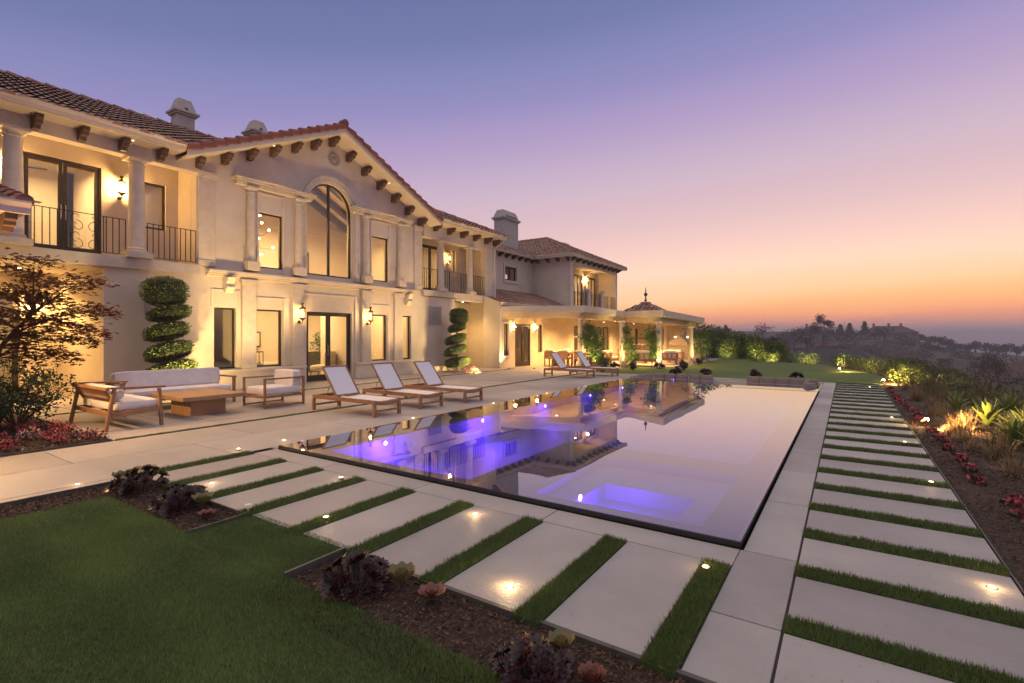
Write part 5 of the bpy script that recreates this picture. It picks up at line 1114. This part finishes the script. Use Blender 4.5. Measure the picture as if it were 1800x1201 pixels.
def aeonium(x,y,z,n,spread,hmax,label,R0=.085,seed=0):
    rq=random.Random(seed); t=thing('aeonium',label,'succulent',(x,y,z),0,'dark purple aeonium clumps'); b=MB();s=MB();g=MB()
    for k in range(n):
        a=rq.uniform(0,6.28); d=spread*math.sqrt(rq.random()); h=hmax*(1-.6*(d/spread)**1.5)*rq.uniform(.7,1); c=Vector((x+d*math.cos(a),y+d*math.sin(a),z+h)); ax=Vector((math.cos(a)*d*4,math.sin(a)*d*4-.35,1)).normalized()
        s.tube([(x+d*.4*math.cos(a),y+d*.4*math.sin(a),z),tuple(c)],.009,5); r=R0*rq.uniform(.7,1.25); rosette(b,c,r,12,3,ax=ax,up=.10,cup=.45,wd=.20); rosette(g,c+ax*.008,r*.26,8,3,ax=ax,up=.6,cup=.3)
    mk('stem',s,M['bark'],t); mk('rosettes',b,M['aeon'],t,smooth='full'); mk('rosette_heart',g,M['aeong'],t,smooth='full'); return t
aeonium(-2.62,2.12,-.03,26,.22,.24,'dark aeonium clump at the head of the front mulch bed beside the lawn',.066,1)
aeonium(-1.22,2.02,-.03,26,.20,.18,'dark aeonium clump at the bottom edge of the view',.062,2)
aeonium(-6.15,2.25,-.03,22,.26,.25,'dark aeonium clump at the far left corner of the left mulch bed',.075,3)
aeonium(-5.25,2.22,-.03,24,.28,.22,'dark aeonium clump in the middle of the left mulch bed',.072,4)
def eche(x,y,z,r,label,m='eche',n=9,rings=3,up=.35,k=1):
    t=thing('echeveria',label,'succulent',(x,y,z),0,'pale and coral echeverias'); b=MB()
    for i in range(k): a=i*2.4; rosette(b,(x+(.0 if i==0 else r*.8*math.cos(a)),y+(0 if i==0 else r*.8*math.sin(a)),z+.05*(i%2)),r*(1 if i==0 else .7),n,rings,up=up,wd=.40)
    mk('leaves',b,M[m],t,smooth='full')
eche(-2.36,2.28,.03,.13,'upright green and coral echeveria right of the aeonium beside the walk',up=.65,n=8,rings=3); eche(-2.08,2.26,.03,.10,'flat coral echeveria touching the paving edge','echered',up=.3,n=8,rings=3)
eche(-1.17,2.20,.05,.10,'pale green echeveria with peach tips above the nearest aeonium',up=.65,n=8,rings=3); eche(-.96,2.10,.03,.085,'frilly red echeveria at the bottom edge right of the green one','echered',up=.5,n=11,rings=4)
eche(-4.93,2.28,.05,.13,'large yellow-green echeveria beside the stripes of the left bed',up=.6,n=8,rings=3); eche(-4.72,2.22,.0,.09,'small pinkish echeveria next to the large yellow-green one','echered',n=8,rings=3)
eche(-6.5,2.2,.05,.13,'yellow-green echeveria at the far left of the left mulch bed',up=.5,n=8,rings=3)
def spath(x,y,z): 
    t=thing('path_light','small white dome light at the edge of the left mulch bed','light',(x,y,z)); b=MB(); b.lathe([(.012,0),(.012,.05),(.035,.05),(.03,.075),(0,.085)],(0,0,0),14); mk('dome',b,M['petal'],t,world=False,smooth=True)
spath(-4.5,2.47,.0)
# right bank: agaves, grasses, shrubs
def agave(x,y,z,r,n,label,h=.9):
    t=thing('agave',label,'agave',(x,y,z),0,'spiky agaves on the right-hand bank'); b=MB()
    for j in range(n):
        a=j*2.399; f=j/n; el=R(32+54*f); L=r*1.2*(1-.12*f)*r_.uniform(.85,1.1); D=Vector((math.cos(a),math.sin(a),0)); sd=Vector((-math.sin(a),math.cos(a),0)); vs=[];m=7
        for i in range(m+1):
            s=i/m; e=el+.35*s-.5*s*s; p=Vector((x,y,z+.03))+D*L*(s*math.cos(el)+.06*s*s)+Vector((0,0,L*(s*math.sin(el)-.22*s*s*(1-f)))); w=L*.075*math.sin(math.pi*min(1,(.18+s*.82)))**.7*(1 if s<1 else 0)+.002
            nn=Vector((0,0,1)); vs+= [p+sd*w+nn*w*.45,p,p-sd*w+nn*w*.45]
        b.add(vs,[(3*i+c,3*(i+1)+c,3*(i+1)+c+1,3*i+c+1) for i in range(m) for c in (0,1)],r_.random())
    mk('leaves',b,M['agave'],t,smooth='full'); return t
AG=[(2.35,10.9,.62,'big upright agave behind the nearer spotlight'),(2.75,10.1,.62,'agave at the right edge of the picture'),(2.1,12.2,.55,'agave left of the big one, further from the camera'),(3.0,11.8,.6,'agave at the rim of the bank by the right edge'),(2.6,13.4,.55,'agave half hidden behind the front row on the bank'),(1.7,21.2,.45,'lit agave beside the far spotlight of the walk'),(2.1,15.2,.4,'small agave in the middle of the bank'),(2.0,22.6,.5,'agave behind the far spotlight, partly in the dark'),(2.6,9.2,.5,'low agave leaning out of the picture at the right'),(2.05,10.25,.46,'slim agave in front of the big upright one'),(2.55,11.7,.5,'slim agave right behind the big upright one'),(2.25,9.6,.44,'slim agave above the dull grass tuft at the right'),(2.9,12.9,.5,'slim agave at the rim, third row from the right edge'),(2.2,13.1,.46,'slim agave left of the second row on the bank'),(2.75,14.4,.46,'slim agave farthest back on the bank'),(1.95,14.2,.4,'slim agave nearest the flowers on the middle bank')]
for x,y,r,lb in AG: agave(x,y,terr(x,y)+.05 if x>2.75 else -.06,r*.9,24,lb)
def tuft(x,y,z,n,L,label,m='blond',group='ornamental grass tufts on the right-hand bank'):
    t=thing('grass_tuft',label,'ornamental grass',(x,y,z),0,group); a=rng.random(n)*6.283; el=R(20)+R(65)*rng.random(n); Ln=L*(.5+.6*rng.random(n)); D=np.stack([np.cos(a)*np.cos(el),np.sin(a)*np.cos(el),np.sin(el)],1); S2=np.stack([-np.sin(a),np.cos(a),np.zeros(n)],1); P0=np.array([x,y,z])+rng.normal(size=(n,3))*np.array([.05,.05,0]); w=.0065
    P1=P0+D*Ln[:,None]*.5+np.array([0,0,.0]); P2=P0+D*Ln[:,None]; P2[:,2]-=Ln*.28*np.cos(el)*1.2
    A=np.stack([P0-S2*w,P0+S2*w,P1+S2*w*.8,P1-S2*w*.8],1); B=np.stack([P1-S2*w*.8,P1+S2*w*.8,P2+S2*.001,P2-S2*.001],1); T=rng.random(n); mkfast('blades',np.concatenate([A,B]),4,np.concatenate([T,T]),M[m],t)
TU=[(1.55,10.9,.42,'blond grass tuft lit brightly by the nearer spotlight'),(1.75,11.6,.40,'grass tuft just left behind the brightly lit one'),(1.7,9.1,.38,'dull grass tuft in front of the brightly lit one'),(1.95,8.4,.38,'grass tuft nearer the camera on the bank'),(2.0,7.5,.40,'grass tuft at the right edge above the mulch'),(2.2,9.0,.36,'grass tuft between agaves and mulch'),(1.5,13.2,.35,'low tuft left of the agaves'),(1.6,14.6,.36,'tuft on the middle of the bank'),(1.45,16.2,.36,'tuft beside the far flowers'),(1.7,17.6,.36,'tuft before the far spotlight'),(1.5,19,.34,'tuft just in front of the far spotlight'),(1.8,12.4,.38,'tuft behind the spotlight glare'),(1.75,6.6,.36,'low tuft at the lower right of the bank'),(2.0,16,.36,'dark tuft near the rim of the bank'),(2.3,7.9,.4,'tuft leaning over at the right picture edge')]
for x,y,L,lb in TU: tuft(x,y,-.04,170,L,lb)
rt=random.Random(77)
for k in range(34):
    y=6.8+k*.40+rt.uniform(-.15,.15); x=1.75+rt.random()*1.1+(0 if y>8 else .3)
    tuft(x,y,-.06,190,rt.uniform(.34,.55),'reedy green-gold tuft on the dense part of the bank, '+(ORD[k] if k<26 else ORD[33-k])+' from the '+('camera' if k<26 else 'far end'),'reed',group='reedy tufts filling the bank')
for k in range(16):
    y=8.0+k*.75+rt.uniform(-.2,.2); x=1.42+rt.random()*.35
    tuft(x,y,-.05,150,rt.uniform(.22,.32),'short blond tuft just behind the begonias, '+ORD[k]+' from the camera','blond',group='short blond tufts behind the begonias')
def shrub(name,c,r,n,size,m,label,cat,group,stem=True,noise=.22,asp=.5,shell=.5):
    t=thing(name,label,cat,(c[0],c[1],c[2]-r[2]),0,group)
    if stem:
        b=MB()
        for k in range(4): a=k*1.57+c[0]; b.tube([(c[0],c[1],c[2]-r[2]-.1),(c[0]+r[0]*.5*math.cos(a),c[1]+r[1]*.5*math.sin(a),c[2]+r[2]*.3)],[.03+r[0]*.02,.008],5)
        mk('stem',b,M['bark'],t)
    V,T=cloud(c,*r,n,size,shell,noise,asp,.45); mkfast('foliage',V,4,T,M[m],t); return t
i=0
for k in range(22):
    y=15+k*1.05; x=3.0+r_.uniform(-.4,.8)-(.02*k); z=-.1
    shrub('bank_shrub',(x,y,z+.10),(r_.uniform(.5,.8),r_.uniform(.5,.8),r_.uniform(.24,.36)),520,.085,'olive','low grey-green shrub on the edge of the bank, '+ORD[k]+' from the camera','shrub','shrubs along the edge of the bank',noise=.3)
for k in range(12):
    y=20.5+k*1.2; x=1.75-(.0 if y<26 else (y-26)*.28)+r_.uniform(-.15,.15)
    shrub('low_hedge',(x,y,.22),(.5,.68,.36),700,.07,'hedge','clipped low hedge plant right of the far lawn, '+ORD[k]+' from the camera','hedge','low hedge along the right side of the far lawn',noise=.12)
for k in range(8):
    x=-1.9-k*.62; y=34.2+k*.12 
    if x<-5.2: break
    shrub('low_hedge',(x+.3,y,.25),(.42,.4,.36),500,.07,'hedge','clipped low hedge plant at the far end of the lawn, '+ORD[k]+' from the right','hedge','low hedge at the far end of the lawn',noise=.12)
HB=[(-13.3,39.2,2.4,1.3),(-11.6,38.9,2.3,1.2),(-10.2,38.6,2.5,1.2),(-8.9,38.0,2.45,1.1),(-7.9,37.8,2.2,1.0),(-7.0,38.2,2.0,.9),(-6.2,38.4,1.7,.85),(-5.4,38.3,1.6,.8),(-4.6,38.1,1.25,.8),(-3.9,37.6,1.05,.75)]
for i,(x,y,h,r) in enumerate(HB): shrub('tall_hedge_shrub',(x,y,h*.5),(r,r*.8,h*.52),2600,.13,'hedge','tall shrub of the dark hedge behind the far lawn, '+ORD[i]+' from the left','shrub','tall hedge shrubs behind the far lawn',noise=.16,shell=.6)
shrub('bamboo',(-7.2,31.4,1.1),(.5,.5,1.1),1400,.16,'bamboo','lit green bamboo beside the farthest porch column','plant',None,noise=.2,asp=.25,shell=.8)
# column vines
def vine(x,y,label,pts,n):
    t=thing('climbing_vine',label,'vine',(x,y,0),0,'leafy climbers on the porch columns'); b=MB()
    for a in (0,2.1,4.2): b.tube([(x+.17*math.cos(a+z_*1.6),y+.17*math.sin(a+z_*1.6),z_) for z_ in np.linspace(0,2.0,9)],.012,5)
    mk('stem',b,M['bark'],t); Vs=[];Ts=[]
    for (dx,dy,z,r) in pts: V,T=cloud((x+dx,y+dy,z),r,r,r*.8,int(n*r),.13,.9,asp=.26,outward=.5,droop=.5); Vs.append(V);Ts.append(T)
    mkfast('foliage',np.concatenate(Vs),4,np.concatenate(Ts),M['bamboo'],t)
vine(-10.5,22.15,'bushy lit climber on the first porch column',[(.35,.1,1.75,.42),(.1,.0,1.45,.4),(.45,.15,1.3,.45),(.5,.2,.85,.42),(.75,.3,.5,.36),(.9,.3,.25,.3),(.2,0,2.05,.25)],1500)
vine(-9.55,24.8,'thin climber on the second porch column',[(.1,.1,1.9,.25),(.2,.1,1.4,.32),(.3,.1,1.0,.34),(.45,.15,.6,.3),(.35,.1,.3,.25)],1200)
vine(-8.0,24.8,'round-headed climber on the third porch column',[(-.1,-.05,1.75,.40),(-.05,-.05,1.4,.36),(.05,-.05,1.0,.28),(.05,-.05,.65,.25)],1400)
for (x,y,lb,aim) in ((-10.0,21.9,'small spotlight at the foot of the first porch column',(-10.5,22.3,2)),(-9.2,24.3,'small spotlight at the foot of the second porch column',(-9.5,24.9,1.5)),(-7.6,24.3,'small spotlight at the foot of the third porch column',(-7.85,24.85,2.2)),(-7.1,30.2,'small spotlight at the foot of the bamboo',(-7.3,31.2,1.6)),(-7.0,37.0,'hedge spotlight on the left lighting a yellow-green patch',(-7.0,38.3,1.0)),(-5.1,37.1,'hedge spotlight to the right of the first one',(-5.0,38.3,.8)),(-3.6,33.9,'spotlight at the left end of the low hedge',(-3.9,34.5,.4)),(-1.9,33.3,'spotlight in the middle of the low hedge',(-1.8,34.3,.4)),(-.4,32.0,'spotlight near the corner of the low hedge',(.2,33.0,.4)),(1.0,29,'spotlight by the low hedge on the right',(1.0,30.3,.4))):
    uplight(x,y,[50,50,60,40,60,60,60,60,60,50][['first porch' in lb,'second porch' in lb,'third porch' in lb,'bamboo' in lb,'on the left' in lb,'right of the first' in lb,'left end' in lb,'middle' in lb,'corner' in lb,'by the low' in lb].index(True)],lb,aim,100,(1,.74,.26))
for (x,y,lb,aim) in ((-12.6,20.9,'added uplight before the left bay of the porch',(-12.4,21.9,2.7)),(-11.2,21.0,'added uplight before the first porch column',(-10.9,22.0,2.8)),(-8.6,23.5,'added uplight on the lawn edge before the third porch column',(-8.5,24.7,2.7))): uplight(x,y,22,lb,aim,140,WARM)  # added uplights that brighten the porch beam and fascia, not known fixtures
# bright spotlights on the bank
def spike(x,y,z,label,p,aim):
    t=thing('garden_spotlight',label,'spotlight',(x,y,z),0,'bright garden spotlights'); b=MB(); b.tube([(0,0,-.05),(0,0,.09)],.01,6); b.tube([(-.03,0,.08),(.05,0,.13)],[.03,.036],12); mk('housing',b,M['bronze'],t,world=False); b=MB(); b.lathe([(0,.02),(.022,.012),(.028,0)],(0,0,0),12); b.v=[(.055+v[2],v[0],.135+v[1]) for v in b.v]; b.lathe([(0,-.018),(.018,0),(0,.018)],(.02,-.03,.15),10); mk('lens',b,M['spotg'],t,world=False)
    lamp('beam','SPOT',(x+.09,y,z+.17),p*2.2,WARM,.03,parent=t,spot=150,blend=.6,aim=aim); lamp('glow','POINT',(x-.03,y-.06,z+.16),p*.10,WARM,.03,parent=t)
spike(1.14,11.5,-.02,'glaring spotlight at the edge of the walk lighting the blond grass',60,(2.2,11.2,.3)); spike(.98,20.75,-.01,'glaring spotlight at the far end of the right-hand walk',50,(2.0,21.4,.4)); spike(-.3,26.6,0,'starry spotlight on the right side of the far lawn',34,(.6,27.6,.4))
# dark rosettes along the far lawn
for i,(x,y) in enumerate(((-8.9,20.6),(-8.4,22.8),(-9.2,22.6),(-7.5,24.1),(-6.2,23.6),(-5.75,20.7),(-4.6,20.7),(-2.85,20.65),(-1.5,20.7),(-7.0,26.5),(-6.8,28.5))):
    aeonium(x,y,0,12,.20,.34,'dark bushy rosette plant by the far lawn, '+ORD[i]+' from the porch side',.12,30+i)
# ================================================================ VALLEY
def P3(azd,r,dz=0): a=R(azd); x,y=r*math.sin(a),r*math.cos(a); return x,y,terr(x,y)+dz
def tree(azd,r,h,w,label,kind='round',n=1100,group='trees on the slopes across the valley',name='valley_tree'):
    x,y,z=P3(azd,r); t=thing(name,label,'tree',(x,y,z),0,group); b=MB(); b.tube([(x,y,z-.5),(x,y,z+h*.55)],[w*.06+.08,w*.03],6)
    Vs=[];Ts=[]; s=max(.22,r*.0021)
    if kind=='cone':
        for k in range(5): f=k/5; V,T=cloud((x,y,z+h*(.25+.7*f)),w*.5*(1-f)+.15,w*.5*(1-f)+.15,h*.13,n//5,s,.9,asp=.6); Vs.append(V);Ts.append(T)
    else:
        m=5 if kind=='round' else 6
        for k in range(m):
            a=r_.uniform(0,6.28); d=w*.32*r_.random()**.5; zz=z+h*(r_.uniform(.45,.85) if kind=='round' else r_.uniform(.7,.95)); rr_=w*(.26 if kind=='round' else .17)*r_.uniform(.7,1.2)
            b.tube([(x,y,z+h*.4),(x+d*math.cos(a),y+d*math.sin(a),zz)],[w*.025,.04],5)
            V,T=cloud((x+d*math.cos(a),y+d*math.sin(a),zz),rr_,rr_,rr_*.75,n//m,s,.9,asp=.6); Vs.append(V);Ts.append(T)
    mk('trunk',b,M['bark'],t); mkfast('crown',np.concatenate(Vs),4,np.concatenate(Ts),M['farleaf'],t)
def hip(mb,x0,x1,y0,y1,z,h,ov=.6):
    x0-=ov;x1+=ov;y0-=ov;y1+=ov; w=min(x1-x0,y1-y0)/2
    if x1-x0>y1-y0: r0,r1=(x0+w,(y0+y1)/2,z+h),(x1-w,(y0+y1)/2,z+h); mb.add([(x0,y0,z),(x1,y0,z),(x1,y1,z),(x0,y1,z),r0,r1],[(0,1,5,4),(1,2,5),(2,3,4,5),(3,0,4),(3,2,1,0)])
    else: r0,r1=((x0+x1)/2,y0+w,z+h),((x0+x1)/2,y1-w,z+h); mb.add([(x0,y0,z),(x1,y0,z),(x1,y1,z),(x0,y1,z),r0,r1],[(0,1,4),(1,2,5,4),(2,3,5),(3,0,4,5),(3,2,1,0)])
def house(azd,r,L,D,hh,rh,rz,label,roof='farroof',dz=0,chim=1,wing=True):
    x,y,z=P3(azd,r,dz); t=thing('valley_house',label,'house',(x,y,z),R(rz),'houses across the valley')
    w=MB(); w.box(-L/2,L/2,-D/2,D/2,-4,hh); 
    if wing: w.box(-L/2-3,-L/2+4,-D/2-4,D/2-2,-4,hh*.8)
    mk('wall',w,M['farwall'],t,world=False); g=MB(); hip(g,-L/2,L/2,-D/2,D/2,hh,rh)
    if wing: hip(g,-L/2-3,-L/2+4,-D/2-4,D/2-2,hh*.8,rh*.7)
    ro=mk('roof',g,M[roof],t,world=False)
    for k in range(chim): b=MB(); cx=(-L*.28,L*.22,0)[k]; b.box(cx-.5,cx+.5,-.5,.5,hh,hh+rh+1.1); b.box(cx-.7,cx+.7,-.7,.7,hh+rh+1.1,hh+rh+1.4); mk('chimney',b,M['farwall'],ro,world=False)
    for k in range(int(L/4)): 
        b=MB(); xx=-L/2+2+k*4; b.box(xx-.6,xx+.6,-D/2-.05,-D/2-.005,.9,2.4); mk('window',b,M['dark'],t,world=False)
house(8.6,74,22,11,2.6,2.6,-12,'wide low house with reddish tile roof nearest below the bank at the right',dz=1.3,wing=True,chim=0)
house(4.2,98,24,12,3.2,3.2,15,'reddish-roofed house with two stacks below the bank, left of the nearest one',dz=.2,chim=2)
house(-.6,128,18,11,3.2,3.6,-8,'small white-walled house with dark roof below the low hedge',roof='farslate',dz=.6,chim=1)
house(-6.1,150,13,9,3.2,3.4,10,'pale house with blue-grey slate roof and chimneys behind the lawn corner',roof='farslate',dz=1.6,chim=2)
house(11.5,150,20,10,3,2.6,20,'dark-roofed house far right on the opposite slope',dz=0,chim=1)
house(3.2,345,24,12,3.0,3.6,4,'big villa silhouette with chimneys on the far ridge',dz=-1.0,chim=3,wing=True)
house(-2.5,330,16,10,3,2.6,-6,'small villa on the ridge left of the big one',dz=-1.5,chim=1)
house(-1.8,240,14,8,3,2.4,6,'half-hidden house on the slope in front of the ridge',dz=0,chim=1)
ntree=0
def tl(s): 
    global ntree; ntree+=1; return s
TR=[(-7.9,95,12.5,4.5,'gum','thin gum tree standing above the lawn corner, left of a pair'),(-6.0,92,13,5,'gum','taller gum tree standing above the lawn corner, right of a pair'),(-3.2,190,16,8,'round','broad tree on the skyline above the slate-roofed house'),(-1.9,205,17,7,'gum','bare-topped airy tree on the skyline'),(-11.2,260,8,3,'cone','pointed conifer at the left of the skyline'),(-10.6,265,8.5,3,'cone','second pointed conifer at the left of the skyline'),(-.5,300,6.5,3.5,'cone','small conifer on the ridge, left of three'),(.25,305,7,3.5,'cone','small conifer on the ridge, middle of three'),(1.4,305,8,4,'cone','small conifer on the ridge, right of three'),(10.4,130,5,4,'round','dark tree on the slope at the right edge'),(9.5,140,8,6,'round','round tree below the ridge at the right'),(-9.4,120,9,7,'round','bushy tree just beyond the tall hedge')]
for a,r,h,w,k,lb in TR: tree(a,r,h,w,lb,k)
side=['left','middle','right']
for k in range(13):
    a=5.3+k*.62+r_.uniform(-.15,.15); tree(a,352+r_.uniform(-6,6),r_.uniform(3.2,5.5),r_.uniform(5,9),'low rounded tree on the far ridge right of the villa, '+ORD[k]+' from the left','round',700,'low trees on the far ridge','ridge_tree')
for k in range(16):
    a=-12.6+k*1.05+r_.uniform(-.3,.3); tree(a,r_.uniform(170,300),r_.uniform(6,10),r_.uniform(7,12),'bushy tree of the wooded slope left of the villa, '+ORD[k]+' from the left','round',360,'trees of the wooded slope','slope_tree')
# scrub masses on the slopes
Vs=[];Ts=[]
for k in range(520):
    a=r_.uniform(-14,15); r=r_.choice((r_.uniform(46,120),r_.uniform(100,330))); x,y,z=P3(a,r); s=r_.uniform(1.2,3.2)*(1 if r<120 else 1.5); V,T=cloud((x,y,z+s*.25),s,s,s*.6,130,.0023*r+.05,.8,asp=.6); Vs.append(V);Ts.append(T)
struct(mkfast('valley_scrub',np.concatenate(Vs),4,np.concatenate(Ts),M['farleaf']),'stuff')
Vs=[];Ts=[]
for k in range(420):
    y=r_.uniform(7,75); x=r_.uniform(3.4,22); z=terr(x,y); s=r_.uniform(.5,1.3); V,T=cloud((x,y,z+s*.2),s,s,s*.5,150,.11,.8,asp=.5); Vs.append(V);Ts.append(T)
struct(mkfast('slope_ground_cover',np.concatenate(Vs),4,np.concatenate(Ts),M['olive']),'stuff')
# ================================================================ HAZE
mb=MB(); mb.box(-3800,3800,-3800,3800,-63.5,24); hz=mk('haze',mb,M['sea']); hm=bpy.data.materials.new('haze_air'); hm.use_nodes=True; t=hm.node_tree; t.nodes.clear()
pvn=N(t,'ShaderNodeVolumePrincipled'); pvn.inputs['Color'].default_value=(.80,.74,.80,1); pvn.inputs['Density'].default_value=.0009; pvn.inputs['Anisotropy'].default_value=.2; o=N(t,'ShaderNodeOutputMaterial'); t.links.new(pvn.outputs[0],o.inputs['Volume'])
hz.data.materials.clear(); hz.data.materials.append(hm); struct(hz,'stuff')
